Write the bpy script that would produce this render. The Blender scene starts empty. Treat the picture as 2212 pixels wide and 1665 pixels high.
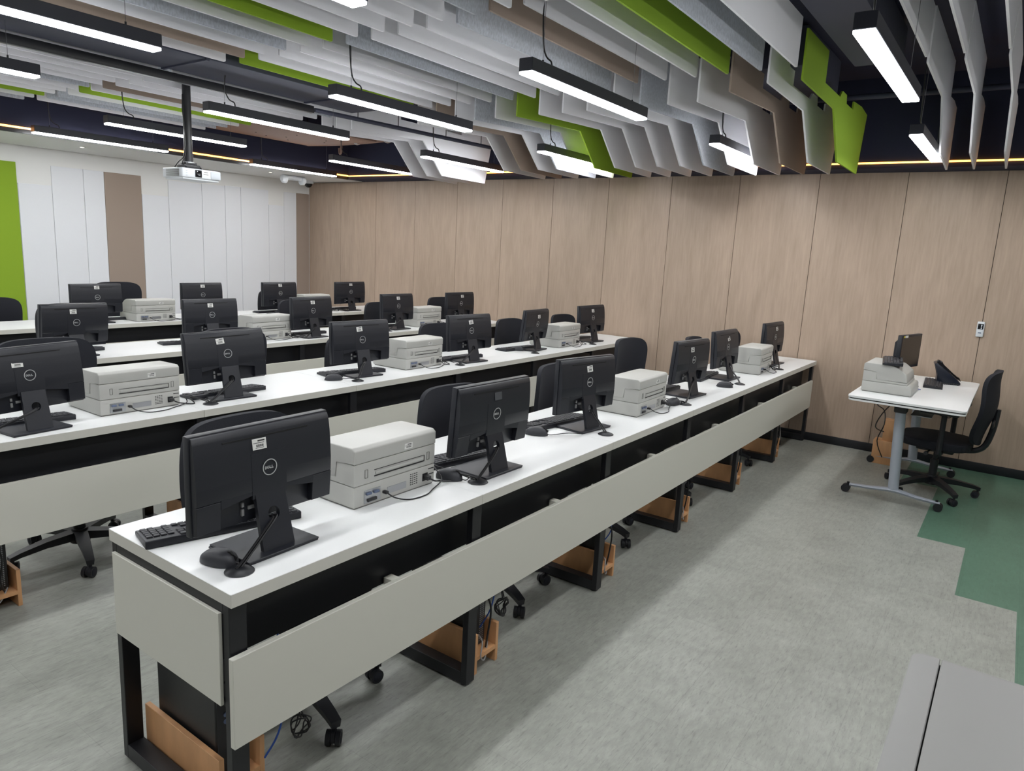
import bpy, bmesh, math, random
from mathutils import Vector, Matrix
random.seed(7)
S = bpy.context.scene
C = S.collection
PI = math.pi

# ------------------------------------------------------------------ camera
def setup_camera():
    yaw, pit, rol = math.radians(54.702), math.radians(-10.862), math.radians(2.9788)
    F = Vector((math.sin(yaw)*math.cos(pit), math.cos(yaw)*math.cos(pit), math.sin(pit)))
    Rt = Vector((math.cos(yaw), -math.sin(yaw), 0)); U = Rt.cross(F)
    r = Rt*math.cos(rol) + U*math.sin(rol); u = -Rt*math.sin(rol) + U*math.cos(rol)
    cam = bpy.data.cameras.new('camera'); ob = bpy.data.objects.new('camera', cam); C.objects.link(ob)
    M = Matrix.Identity(4)
    for i in range(3):
        M[i][0] = r[i]; M[i][1] = u[i]; M[i][2] = -F[i]
    M[0][3], M[1][3], M[2][3] = -0.9077, -1.442, 1.6031
    ob.matrix_world = M
    cam.sensor_fit = 'HORIZONTAL'; cam.sensor_width = 36; cam.lens = 1526.945/2212*36
    cam.clip_start = 0.05; cam.clip_end = 60
    S.camera = ob
setup_camera()
W = bpy.data.worlds.new('world'); S.world = W; W.use_nodes = True
W.node_tree.nodes['Background'].inputs[0].default_value = (0.6, 0.7, 1, 1)
W.node_tree.nodes['Background'].inputs[1].default_value = 0.02
S.view_settings.view_transform = 'Standard'; S.view_settings.look = 'None'
S.view_settings.exposure = 1.68; S.view_settings.gamma = 1.0; S.view_settings.use_curve_mapping = False
LAMP = 15.0      # emission strength of the white tubes
STRIP = 1.8      # emission strength of the amber strip

# ------------------------------------------------------------------ materials
def lin(c):
    return tuple(((x/255)/12.92 if x/255 <= 0.04045 else ((x/255+0.055)/1.055)**2.4) for x in c) + (1,)
MATS = {}
def mat(name, rgb, rough=0.5, metal=0.0, bump=None, var=None, spec=0.5):
    """rgb sRGB 0-255; bump=(scale,strength); var=(scale,amount,(sx,sy,sz)) value mottling"""
    m = bpy.data.materials.new(name); m.use_nodes = True
    nt = m.node_tree; b = nt.nodes['Principled BSDF']
    b.inputs['Base Color'].default_value = lin(rgb); b.inputs['Roughness'].default_value = rough
    b.inputs['Metallic'].default_value = metal; b.inputs['Specular IOR Level'].default_value = spec
    if bump or var:
        tc = nt.nodes.new('ShaderNodeTexCoord')
    if var:
        mp = nt.nodes.new('ShaderNodeMapping'); mp.inputs['Scale'].default_value = var[2]
        nt.links.new(tc.outputs['Object'], mp.inputs['Vector'])
        n = nt.nodes.new('ShaderNodeTexNoise'); n.inputs['Scale'].default_value = var[0]; n.inputs['Detail'].default_value = 6
        nt.links.new(mp.outputs[0], n.inputs['Vector'])
        mr = nt.nodes.new('ShaderNodeMapRange'); mr.inputs[1].default_value = 0.3; mr.inputs[2].default_value = 0.7
        mr.inputs[3].default_value = 1-var[1]; mr.inputs[4].default_value = 1+var[1]
        nt.links.new(n.outputs['Fac'], mr.inputs[0])
        mx = nt.nodes.new('ShaderNodeVectorMath'); mx.operation = 'SCALE'
        mx.inputs[0].default_value = lin(rgb)[:3]
        nt.links.new(mr.outputs[0], mx.inputs['Scale']); nt.links.new(mx.outputs[0], b.inputs['Base Color'])
    if bump:
        n2 = nt.nodes.new('ShaderNodeTexNoise'); n2.inputs['Scale'].default_value = bump[0]; n2.inputs['Detail'].default_value = 3
        nt.links.new(tc.outputs['Object'], n2.inputs['Vector'])
        bp = nt.nodes.new('ShaderNodeBump'); bp.inputs['Strength'].default_value = bump[1]; bp.inputs['Distance'].default_value = 0.002
        nt.links.new(n2.outputs['Fac'], bp.inputs['Height']); nt.links.new(bp.outputs[0], b.inputs['Normal'])
    MATS[name] = m
    return m
def emit(name, rgb, strength):
    m = bpy.data.materials.new(name); m.use_nodes = True; nt = m.node_tree
    b = nt.nodes['Principled BSDF']; b.inputs['Base Color'].default_value = (0.8, 0.8, 0.8, 1)
    b.inputs['Emission Color'].default_value = (*rgb, 1); b.inputs['Emission Strength'].default_value = strength
    MATS[name] = m; return m

mat('white_laminate', (226, 227, 226), 0.38, var=(3, 0.015, (1, 1, 1)))
mat('white_edge', (205, 203, 194), 0.45)
mat('panel_white', (208, 207, 196), 0.5)
mat('black_steel', (24, 25, 29), 0.42)
mat('black_panel', (27, 28, 32), 0.4, bump=(300, 0.1))
mat('monitor_black', (29, 31, 38), 0.42, bump=(900, 0.12))
mat('monitor_slot', (12, 13, 16), 0.6)
mat('gloss_black', (20, 21, 25), 0.15)
mat('logo_silver', (196, 198, 198), 0.4, 0.3)
mat('sticker_white', (222, 222, 218), 0.4)
mat('sticker_ink', (60, 60, 60), 0.6)
mat('sticker_grey', (74, 76, 80), 0.5)
mat('key_black', (46, 47, 52), 0.5)
mat('cable_black', (22, 22, 25), 0.45)
mat('cable_blue', (40, 80, 160), 0.45)
mat('cable_grey', (150, 150, 150), 0.45)
mat('printer_plastic', (180, 180, 175), 0.42, bump=(600, 0.08))
mat('printer_seam', (120, 119, 114), 0.6)
mat('port_metal', (170, 172, 175), 0.35, 0.8)
mat('port_blue', (92, 104, 130), 0.5)
mat('plug_dark', (40, 40, 42), 0.5)
mat('chair_mesh', (19, 21, 30), 0.85, bump=(400, 0.4))
mat('chair_plastic', (23, 24, 29), 0.45)
mat('caster_grey', (130, 130, 130), 0.5)
mat('beech', (206, 156, 110), 0.45, var=(6, 0.10, (3, 3, 1)))
mat('pc_black', (26, 27, 29), 0.42)
mat('baffle_white', (234, 234, 238), 0.9, bump=(350, 0.25))
mat('baffle_green', (138, 170, 42), 0.9, bump=(350, 0.25))
mat('baffle_brown', (158, 142, 130), 0.9, bump=(350, 0.25))
mat('baffle_felt', (184, 189, 197), 0.95, bump=(300, 0.3), var=(110, 0.16, (1, 1, 0.5)))
mat('wall_cream', (231, 231, 229), 0.7)
mat('wall_felt', (230, 232, 236), 0.9, bump=(500, 0.2))
mat('ceiling_dark', (28, 32, 56), 0.8)
mat('duct_dark', (60, 63, 80), 0.7)
mat('duct_amber_lit', (130, 104, 92), 0.7)  # warm amber light on the ceiling box put into its base colour
mat('fixture_body', (38, 40, 50), 0.4, bump=(700, 0.1))
mat('skirting_black', (18, 20, 26), 0.4)
mat('seam_dark', (40, 30, 24), 0.8)
mat('projector_white', (216, 220, 224), 0.35)
mat('projector_side', (190, 196, 202), 0.4)
mat('lens_glass', (14, 14, 18), 0.05)
mat('silver_paint', (168, 174, 184), 0.4, 0.2)
mat('steel_wire', (120, 120, 125), 0.4, 0.8)
mat('screen_off', (30, 26, 24), 0.2)
mat('phone_navy', (20, 26, 40), 0.3)
mat('foreground_grey', (134, 133, 131), 0.4)
mat('yellow_sticker', (230, 220, 60), 0.5)
mat('room_paint', (170, 170, 168), 0.8)
emit('tube_white', (0.97, 0.985, 1.0), LAMP)
emit('amber_strip', (1.0, 0.40, 0.06), STRIP)
emit('downlight_glow', (1.0, 0.9, 0.7), 4)

def floor_mat(name, rgb, a=1.0):
    m = bpy.data.materials.new(name); m.use_nodes = True; nt = m.node_tree; L = nt.links
    b = nt.nodes['Principled BSDF']; b.inputs['Roughness'].default_value = 0.42
    tc = nt.nodes.new('ShaderNodeTexCoord')
    def noise(scale, sc, det=6, off=(0, 0, 0)):
        mp = nt.nodes.new('ShaderNodeMapping'); mp.inputs['Scale'].default_value = sc; mp.inputs['Location'].default_value = off
        L.new(tc.outputs['Object'], mp.inputs['Vector'])
        n = nt.nodes.new('ShaderNodeTexNoise'); n.inputs['Scale'].default_value = scale; n.inputs['Detail'].default_value = det
        n.inputs['Roughness'].default_value = 0.65
        L.new(mp.outputs[0], n.inputs['Vector']); return n.outputs['Fac']
    def rng(s, lo, hi, a0, a1):
        r = nt.nodes.new('ShaderNodeMapRange'); r.inputs[1].default_value = lo; r.inputs[2].default_value = hi
        r.inputs[3].default_value = a0; r.inputs[4].default_value = a1; L.new(s, r.inputs[0]); return r.outputs[0]
    def mul(x, y):
        q = nt.nodes.new('ShaderNodeMath'); q.operation = 'MULTIPLY'; L.new(x, q.inputs[0]); L.new(y, q.inputs[1]); return q.outputs[0]
    v = rng(noise(3.5, (1, 1, 1)), 0.3, 0.7, 1-0.17*a, 1+0.15*a)                  # cloudy patches
    v = mul(v, rng(noise(26, (0.6, 1.6, 1), 8), 0.3, 0.7, 1-0.20*a, 1+0.16*a))     # speckle
    v = mul(v, rng(noise(60, (0.35, 2.2, 1), 4, (3, 1, 0)), 0.54, 0.74, 1, 1-0.45*a))  # dark dashes
    br = nt.nodes.new('ShaderNodeTexBrick')
    mp = nt.nodes.new('ShaderNodeMapping'); mp.inputs['Location'].default_value = (0.02, 0.129, 0)
    L.new(tc.outputs['Object'], mp.inputs['Vector']); L.new(mp.outputs[0], br.inputs['Vector'])
    br.inputs['Scale'].default_value = 1; br.inputs['Mortar Size'].default_value = 0.0012; br.inputs['Mortar Smooth'].default_value = 0.2
    br.inputs['Brick Width'].default_value = 0.77; br.inputs['Row Height'].default_value = 0.254; br.offset = 0.37
    br.inputs['Color1'].default_value = (0.97, 0.97, 0.97, 1); br.inputs['Color2'].default_value = (1.05, 1.05, 1.05, 1)
    br.inputs['Mortar'].default_value = (0.86, 0.86, 0.86, 1)
    sp = nt.nodes.new('ShaderNodeSeparateColor'); L.new(br.outputs['Color'], sp.inputs[0])
    v = mul(v, sp.outputs[0])
    mx = nt.nodes.new('ShaderNodeVectorMath'); mx.operation = 'SCALE'; mx.inputs[0].default_value = lin(rgb)[:3]
    L.new(v, mx.inputs['Scale']); L.new(mx.outputs[0], b.inputs['Base Color'])
    MATS[name] = m
floor_mat('floor_grey', (150, 152, 144), 0.78)
floor_mat('floor_green', (84, 116, 98), 0.5)

def wood_mat():
    m = bpy.data.materials.new('oak_cladding'); m.use_nodes = True; nt = m.node_tree; L = nt.links
    b = nt.nodes['Principled BSDF']; b.inputs['Roughness'].default_value = 0.5
    tc = nt.nodes.new('ShaderNodeTexCoord'); oi = nt.nodes.new('ShaderNodeObjectInfo')
    def noise(scale, sc, det=6, dist=0.0):
        mp = nt.nodes.new('ShaderNodeMapping'); mp.inputs['Scale'].default_value = sc
        ad = nt.nodes.new('ShaderNodeVectorMath'); ad.operation = 'ADD'
        cx = nt.nodes.new('ShaderNodeCombineXYZ'); ml = nt.nodes.new('ShaderNodeMath'); ml.operation = 'MULTIPLY'; ml.inputs[1].default_value = 37
        L.new(oi.outputs['Random'], ml.inputs[0]); L.new(ml.outputs[0], cx.inputs[0]); L.new(ml.outputs[0], cx.inputs[2])
        L.new(tc.outputs['Object'], ad.inputs[0]); L.new(cx.outputs[0], ad.inputs[1])
        L.new(ad.outputs[0], mp.inputs['Vector'])
        n = nt.nodes.new('ShaderNodeTexNoise'); n.inputs['Scale'].default_value = scale; n.inputs['Detail'].default_value = det
        n.inputs['Distortion'].default_value = dist
        L.new(mp.outputs[0], n.inputs['Vector']); return n.outputs['Fac']
    v1 = noise(2.6, (1, 4, 0.7), 6, 0.4); v2 = noise(10, (1, 6, 0.45), 8, 0.5)
    a = nt.nodes.new('ShaderNodeMath'); a.operation = 'ADD'; L.new(v1, a.inputs[0]); L.new(v2, a.inputs[1])
    cr = nt.nodes.new('ShaderNodeValToRGB')
    cr.color_ramp.elements[0].position = 0.33; cr.color_ramp.elements[0].color = lin((164, 144, 126))
    cr.color_ramp.elements[1].position = 0.66; cr.color_ramp.elements[1].color = lin((181, 160, 142))
    h = nt.nodes.new('ShaderNodeMath'); h.operation = 'MULTIPLY'; h.inputs[1].default_value = 0.5
    L.new(a.outputs[0], h.inputs[0]); L.new(h.outputs[0], cr.inputs[0]); L.new(cr.outputs[0], b.inputs['Base Color'])
    MATS['oak_cladding'] = m
wood_mat()

# ------------------------------------------------------------------ mesh helpers
class MB:
    """collects shapes into ONE mesh object"""
    def __init__(self): self.bm = bmesh.new(); self.mi = 0
    def _mark(self, faces):
        for f in faces: f.material_index = self.mi
    def box(self, c, s, bev=0.0, rot=None, seg=2):
        r = bmesh.ops.create_cube(self.bm, size=1)
        vs = r['verts']
        bmesh.ops.scale(self.bm, vec=Vector(s), verts=vs)
        fs = {f for v in vs for f in v.link_faces}
        if bev:
            es = list({e for v in vs for e in v.link_edges})
            q = bmesh.ops.bevel(self.bm, geom=es, offset=min(bev, min(s)*0.49), segments=seg, affect='EDGES', profile=0.5)
            fs = set(q['faces']) | {f for f in fs if f.is_valid}
            vs = list({v for f in fs for v in f.verts})
        M = Matrix.Translation(Vector(c))
        if rot: M = M @ rot.to_4x4()
        bmesh.ops.transform(self.bm, matrix=M, verts=vs)
        self._mark(fs); return self
    def b2(self, x0, x1, y0, y1, z0, z1, bev=0.0, seg=2):
        return self.box(((x0+x1)/2, (y0+y1)/2, (z0+z1)/2), (abs(x1-x0), abs(y1-y0), abs(z1-z0)), bev, None, seg)
    def prism(self, pts, axis, a, b, bev=0.0, seg=2):
        """polygon pts (2D) extruded along axis from a to b. axis x: pts=(y,z); y: pts=(x,z); z: pts=(x,y)"""
        def P(p, t):
            return {'x': (t, p[0], p[1]), 'y': (p[0], t, p[1]), 'z': (p[0], p[1], t)}[axis]
        v0 = [self.bm.verts.new(P(p, a)) for p in pts]; v1 = [self.bm.verts.new(P(p, b)) for p in pts]
        n = len(pts); fs = [self.bm.faces.new(v0), self.bm.faces.new(v1[::-1])]
        for i in range(n): fs.append(self.bm.faces.new((v0[i], v1[i], v1[(i+1) % n], v0[(i+1) % n])))
        if bev:
            es = list({e for f in fs for e in f.edges})
            q = bmesh.ops.bevel(self.bm, geom=es, offset=bev, segments=seg, affect='EDGES', profile=0.5)
            fs = list(set(q['faces']) | {f for f in fs if f.is_valid})
        self._mark(fs); return self
    def cyl(self, p0, p1, r0, r1=None, seg=16, cap=True):
        p0 = Vector(p0); p1 = Vector(p1); r1 = r0 if r1 is None else r1
        d = (p1-p0).normalized(); a = d.orthogonal().normalized(); b = d.cross(a)
        A = []; B = []
        for i in range(seg):
            t = 2*PI*i/seg; o = a*math.cos(t)+b*math.sin(t)
            A.append(self.bm.verts.new(p0+o*r0)); B.append(self.bm.verts.new(p1+o*r1))
        fs = [self.bm.faces.new((A[i], A[(i+1) % seg], B[(i+1) % seg], B[i])) for i in range(seg)]
        for f in fs: f.smooth = True
        if cap: fs += [self.bm.faces.new(A[::-1]), self.bm.faces.new(B)]
        self._mark(fs); return self
    def tube(self, pts, r, seg=8, smooth=4):
        P = [Vector(p) for p in pts]
        if smooth and len(P) > 2:
            Q = []
            for i in range(len(P)-1):
                p0 = P[max(i-1, 0)]; p1 = P[i]; p2 = P[i+1]; p3 = P[min(i+2, len(P)-1)]
                for k in range(smooth):
                    t = k/smooth
                    Q.append(0.5*((2*p1)+(p2-p0)*t+(2*p0-5*p1+4*p2-p3)*t*t+(-p0+3*p1-3*p2+p3)*t**3))
            Q.append(P[-1]); P = Q
        rings = []; ref = None
        for i, p in enumerate(P):
            d = (P[min(i+1, len(P)-1)]-P[max(i-1, 0)])
            d = d.normalized() if d.length > 1e-9 else Vector((0, 0, 1))
            if ref is None: ref = d.orthogonal().normalized()
            ref = (ref-d*ref.dot(d)); ref = ref.normalized() if ref.length > 1e-6 else d.orthogonal().normalized()
            b = d.cross(ref)
            rings.append([self.bm.verts.new(p+(ref*math.cos(2*PI*k/seg)+b*math.sin(2*PI*k/seg))*r) for k in range(seg)])
        fs = []
        for A, B in zip(rings, rings[1:]):
            for k in range(seg): fs.append(self.bm.faces.new((A[k], A[(k+1) % seg], B[(k+1) % seg], B[k])))
        for f in fs: f.smooth = True
        fs += [self.bm.faces.new(rings[0][::-1]), self.bm.faces.new(rings[-1])]
        self._mark(fs); return self
    def lathe(self, prof, c, seg=24, axis='z'):
        rings = []
        for r, h in prof:
            ring = []
            for k in range(seg):
                t = 2*PI*k/seg; a, b = r*math.cos(t), r*math.sin(t)
                v = {'z': (a, b, h), 'y': (a, h, b), 'x': (h, a, b)}[axis]
                ring.append(self.bm.verts.new(Vector(c)+Vector(v)))
            rings.append(ring)
        fs = []
        for A, B in zip(rings, rings[1:]):
            for k in range(seg): fs.append(self.bm.faces.new((A[k], A[(k+1) % seg], B[(k+1) % seg], B[k])))
        for f in fs: f.smooth = True
        if prof[0] != prof[-1]: fs += [self.bm.faces.new(rings[0][::-1]), self.bm.faces.new(rings[-1])]
        self._mark(fs); return self
    def ring(self, c, r0, r1, t, axis='y', seg=32):
        """flat annulus of thickness t"""
        return self.lathe([(r0, 0), (r1, 0), (r1, t), (r0, t), (r0, 0)], c, seg, axis)
    def build(self, name, mats, parent=None, loc=None, rot=None):
        bmesh.ops.remove_doubles(self.bm, verts=self.bm.verts, dist=1e-6)
        bmesh.ops.recalc_face_normals(self.bm, faces=self.bm.faces)
        for f in self.bm.faces:
            big = max(abs(c) for c in f.normal) > 0.9999 and (len(f.verts) > 4 or f.calc_area() > 3e-4)
            f.smooth = not big and len(f.verts) <= 4
        me = bpy.data.meshes.new(name); self.bm.to_mesh(me); self.bm.free()
        me.set_sharp_from_angle(angle=math.radians(32))
        for m in ([mats] if isinstance(mats, str) else mats): me.materials.append(MATS[m])
        o = bpy.data.objects.new(name, me); C.objects.link(o)
        if parent: o.parent = parent
        if loc: o.location = loc
        if rot: o.rotation_euler = rot
        return o
def tag(o, label=None, cat=None, group=None, kind=None):
    if label: o['label'] = label
    if cat: o['category'] = cat
    if group: o['group'] = group
    if kind: o['kind'] = kind
    return o
def thing(name, label, cat, loc=(0, 0, 0), rz=0.0, group=None):
    o = bpy.data.objects.new(name, None); C.objects.link(o); o.empty_display_size = 0.05
    o.location = loc; o.rotation_euler = (0, 0, rz)
    return tag(o, label, cat, group)
def struct(name, mb, m, parent=None):
    o = mb.build(name, m, parent); o['kind'] = 'structure'; return o
def dup(root, loc=None, rz=None, label=None, group=None):
    kids = {}
    for o in list(C.objects):
        if o.parent: kids.setdefault(o.parent, []).append(o)
    def cp(o, par):
        c = o.copy(); C.objects.link(c)
        if par: c.parent = par
        for ch in kids.get(o, []): cp(ch, c)
        return c
    r = cp(root, None)
    if loc is not None: r.location = loc
    if rz is not None: r.rotation_euler = (0, 0, rz)
    if label: r['label'] = label
    if group: r['group'] = group
    return r
R = math.radians
def kid(root, name):
    return [o for o in C.objects if o.parent == root and o.name.split('.')[0] == name]

# ------------------------------------------------------------------ room shell
XW = 5.948; YW = 7.194; ZS = 2.4014; ZC = 3.1; X0 = -4.0; Y0 = -4.2
def build_floor():
    mb = MB(); bm = mb.bm
    strips = [(-3.66, -1.645, 2.40), (-1.645, -1.385, 3.15), (-1.385, -1.13, 3.92), (-1.13, -0.876, 5.17)]
    def quad(x0, x1, y0, y1, mi):
        f = bm.faces.new([bm.verts.new(p) for p in ((x0, y0, 0), (x1, y0, 0), (x1, y1, 0), (x0, y1, 0))]); f.material_index = mi
    quad(X0, XW+0.1, -0.876, YW+0.1, 0); quad(X0, XW+0.1, Y0, -3.66, 0)
    for y0, y1, xg in strips:
        quad(X0, xg, y0, y1, 0); quad(xg, XW+0.1, y0, y1, 1)
    bmesh.ops.recalc_face_normals(bm, faces=bm.faces)
    for f in bm.faces:
        if f.normal.z < 0: f.normal_flip()
    me = bpy.data.meshes.new('floor'); bm.to_mesh(me); bm.free()
    me.materials.append(MATS['floor_grey']); me.materials.append(MATS['floor_green'])
    o = bpy.data.objects.new('floor', me); C.objects.link(o); o['kind'] = 'structure'
build_floor()
struct('ceiling', MB().b2(X0, XW+0.3, Y0, YW+0.3, ZC, ZC+0.1), 'ceiling_dark')
wr = struct('wall_right', MB().b2(XW+0.012, XW+0.2, Y0, YW+0.2, 0, ZC), 'seam_dark')
ys = [0.181-0.702+0.7*0]
seam = [Y0, -3.30, -2.60, -1.90, -1.20, -0.516, 0.181, 0.893, 1.58, 2.288, 2.985, 3.684, 4.38, 5.087, 5.806, 6.51, YW]
for a, b in zip(seam, seam[1:]):
    struct('cladding_panel', MB().b2(XW, XW+0.012, a+0.0022, b-0.0022, 0.0, ZS+0.005), 'oak_cladding', wr)
struct('baseboard_right', MB().b2(XW-0.012, XW-0.0005, Y0, YW, 0.0, 0.075, 0.003), 'skirting_black')
wb = struct('wall_back', MB().b2(X0, XW, YW, YW+0.2, 0, ZC), 'wall_cream')
struct('baseboard_back', MB().b2(X0, XW-0.013, YW-0.012, YW-0.0005, 0.0, 0.075, 0.003), 'skirting_black')
struct('wall_left', MB().b2(X0-0.2, X0, Y0, YW, 0, ZC), 'room_paint')
struct('wall_front', MB().b2(X0, XW+0.1, Y0-0.2, Y0, 0, ZC), 'room_paint')
# soffits around the exposed dark ceiling
YS = 6.02; XS = 5.65
struct('trim_1', MB().b2(X0, XW-0.03, YS+0.03, YW-0.0005, ZS, ZS+0.03), 'wall_cream')          # white soffit underside
struct('trim_2', MB().b2(X0, XW, YS, YW, ZS+0.031, ZC), 'ceiling_dark')             # dark bulkhead above it
struct('trim_3', MB().b2(XS, XW-0.001, Y0, YS, ZS, ZC), 'ceiling_dark')
struct('trim_4', MB().b2(X0, XS, YS, YS+0.028, ZS-0.002, ZS+0.03), 'skirting_black')
struct('trim_5', MB().b2(XW-0.029, XW-0.001, YS, YW, ZS-0.002, ZS+0.03), 'skirting_black')
# amber strips along the two bulkheads
t = tag(MB().b2(-1.0, XS-0.014, YS-0.012, YS-0.001, ZS+0.035, ZS+0.052, 0.002).build('light_strip', 'amber_strip'),
        'long amber light strip along the dark bulkhead near the white wall', 'light strip', 'amber light strips')
t = tag(MB().b2(XS-0.012, XS-0.001, Y0+0.2, YS-0.001, ZS+0.035, ZS+0.048, 0.002).build('light_strip', 'amber_strip'),
        'long amber light strip running above the top of the wood wall', 'light strip', 'amber light strips')

# felt panels on the white wall
def wall_panels():
    wp = [(1.66, 2.222, 2.229, 'baffle_green', 'lime green tall felt panel at the left end of the white wall'),
          (2.228, 2.546, 2.023, 'wall_felt', 'short white felt wall panel beside the lime green panel'),
          (2.550, 2.868, 2.231, 'wall_felt', 'second white felt wall panel right of the green panel'),
          (2.872, 3.088, 2.231, 'wall_felt', 'narrow white wall panel touching the wide brown panel on its left'),
          (3.092, 3.507, 2.231, 'baffle_brown', 'wide brown felt wall panel left of the hanging projector'),
          (3.511, 3.832, 2.023, 'wall_felt', 'short white wall panel just right of the wide brown panel'),
          (3.836, 4.268, 2.215, 'wall_felt', 'wide white wall panel directly below the projector'),
          (4.272, 4.590, 2.222, 'wall_felt', 'white wall panel one place right of the panel below the projector'),
          (4.594, 4.820, 2.231, 'wall_felt', 'narrowest white wall panel right of the projector'),
          (4.824, 5.248, 2.231, 'wall_felt', 'wide white wall panel left of the short one near the corner'),
          (5.252, 5.500, 2.040, 'wall_felt', 'short white wall panel nearest the corner, lower top edge'),
          (5.504, 5.710, 2.234, 'wall_felt', 'last white wall panel before the narrow brown one'),
          (5.714, 5.935, 2.238, 'baffle_brown', 'narrow brown felt wall panel in the corner by the wood wall')]
    for x0, x1, z1, m, lab in wp:
        tag(MB().b2(x0, x1, YW-0.011, YW-0.001, 0.08, z1, 0.002, 1).build('wall_panel', m), lab, 'wall panel', 'felt panels on the white wall')
    for x0, x1, a in [(2.228, 2.546, 2.026), (3.511, 3.832, 2.026), (5.252, 5.500, 2.043)]:
        pass
wall_panels()

# ------------------------------------------------------------------ ceiling baffles
YK = lambda k: 3.955-0.198*k
def rounded(pts, r=0.010):
    out = []; n = len(pts)
    for i, (p, rr) in enumerate(pts):
        if not rr: out.append(p); continue
        a = Vector(pts[i-1][0])-Vector(p); b = Vector(pts[(i+1) % n][0])-Vector(p)
        a.normalize(); b.normalize()
        P = Vector(p)
        for t in (0, 0.33, 0.67, 1):
            q = P+a*r*(1-t)**2+b*r*t**2
            out.append((q.x, q.y))
    return out
WORD = {'w': ('baffle_white', 'white'), 'f': ('baffle_felt', 'mottled grey'), 'g': ('baffle_green', 'lime green'), 'b': ('baffle_brown', 'brown')}
ORD = ['first', 'second', 'third', 'fourth', 'fifth', 'sixth', 'seventh', 'eighth', 'ninth', 'tenth', 'eleventh', 'twelfth', 'thirteenth', 'fourteenth', 'fifteenth', 'sixteenth']
def baffle(k, pts, code, bay):
    m, w = WORD[code]
    y = YK(k)
    if k >= 24: pos = '%s in from the right edge of the picture' % {26: 'first', 25: 'second', 24: 'third'}[k]
    elif k >= 6: pos = '%s towards the camera counting from the black duct' % ORD[k-6]
    else: pos = '%s towards the white wall counting from the black duct' % ORD[2-k]
    lab = '%s ceiling baffle, %s bay, %s' % (w, bay, pos)
    o = MB().prism(pts, 'y', y-0.006, y+0.006).build('ceiling_baffle', m)
    tag(o, lab, 'ceiling baffle', 'felt baffles in the %s bay' % bay)
def baffles():
    c0 = dict(zip(range(18, 5, -1), 'wwfwwwwgwfwbw')); c0.update(dict(zip(range(2, -10, -1), 'wwwwwfwwwgwf')))
    c1 = dict(zip(range(21, 5, -1), 'wfgwwbfwwwfwwwwg')); c1.update(dict(zip(range(2, -10, -1), 'wfwwwbwgwffw')))
    c2 = dict(zip(range(21, 5, -1), 'gwbwwfwwwwgwfwbw')); c2.update({2: 'w', 1: 'w', 0: 'w'})
    for k, c in c0.items():
        z = 2.648
        baffle(k, rounded([((0.22, z), 1), ((1.80, z), 1), ((1.80, 2.96), 0), ((0.22, 2.96), 0)]), c, 'near')
    for k, c in c1.items():
        z = 2.665 + (0.03 if k > 15 else 0)
        baffle(k, rounded([((1.90, z), 1), ((3.46, z), 1), ((3.46, 2.96), 0), ((1.90, 2.96), 0)]), c, 'middle')
    for k, c in c2.items():
        z0 = {21: 2.66, 20: 2.66, 19: 2.61}.get(k, 2.565)
        zt = 2.65 if k > 18 else 2.605
        xs = 3.60 if k > 19 else 3.52
        zb = 2.335 if k > 5 else 2.30
        pts = [((xs, z0), 1), ((4.43, zt), 0), ((4.72, zb+0.005), 0), ((5.43, zb), 1), ((5.54, 2.80), 0), ((5.30, 2.82), 0),
               ((5.02, 2.805), 0), ((5.01, 2.745), 0), ((4.78, 2.745), 0), ((4.76, 2.80), 0), ((4.62, 2.80), 0), ((4.56, 2.75), 0),
               ((4.12, 2.75), 0), ((4.12, 2.94), 0), ((xs, 2.94), 0)]
        baffle(k, rounded(pts), c, 'stepped')
    for k in (24, 25, 26):
        dy = {24: -0.02, 25: 0.0, 26: 0.0}[k]
        y = YK(k)+dy
        n = {24: 'third', 25: 'second', 26: 'first'}[k]
        p1 = rounded([((1.90, 2.75), 1), ((3.70, 2.74), 1), ((3.70, 3.0), 0), ((1.90, 3.0), 0)])
        o = MB().prism(p1, 'y', y-0.006, y+0.006).build('ceiling_baffle', 'baffle_white')
        tag(o, 'white straight ceiling baffle in the top right corner, %s from the right edge' % n, 'ceiling baffle', 'felt baffles at the right')
        p2 = rounded([((3.77, 2.73), 1), ((4.61, 2.715), 0), ((4.97, 2.41), 0), ((5.54, 2.365), 1), ((5.58, 2.46), 0), ((5.52, 2.81), 0), ((5.30, 2.82), 0),
                      ((5.05, 2.80), 0), ((5.0, 3.02), 0), ((3.77, 3.02), 0)])
        o = MB().prism(p2, 'y', y-0.006, y+0.006).build('ceiling_baffle', 'baffle_white')
        tag(o, 'white kinked ceiling baffle reaching down to the wood wall, %s from the right edge' % n, 'ceiling baffle', 'felt baffles at the right')
baffles()

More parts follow.
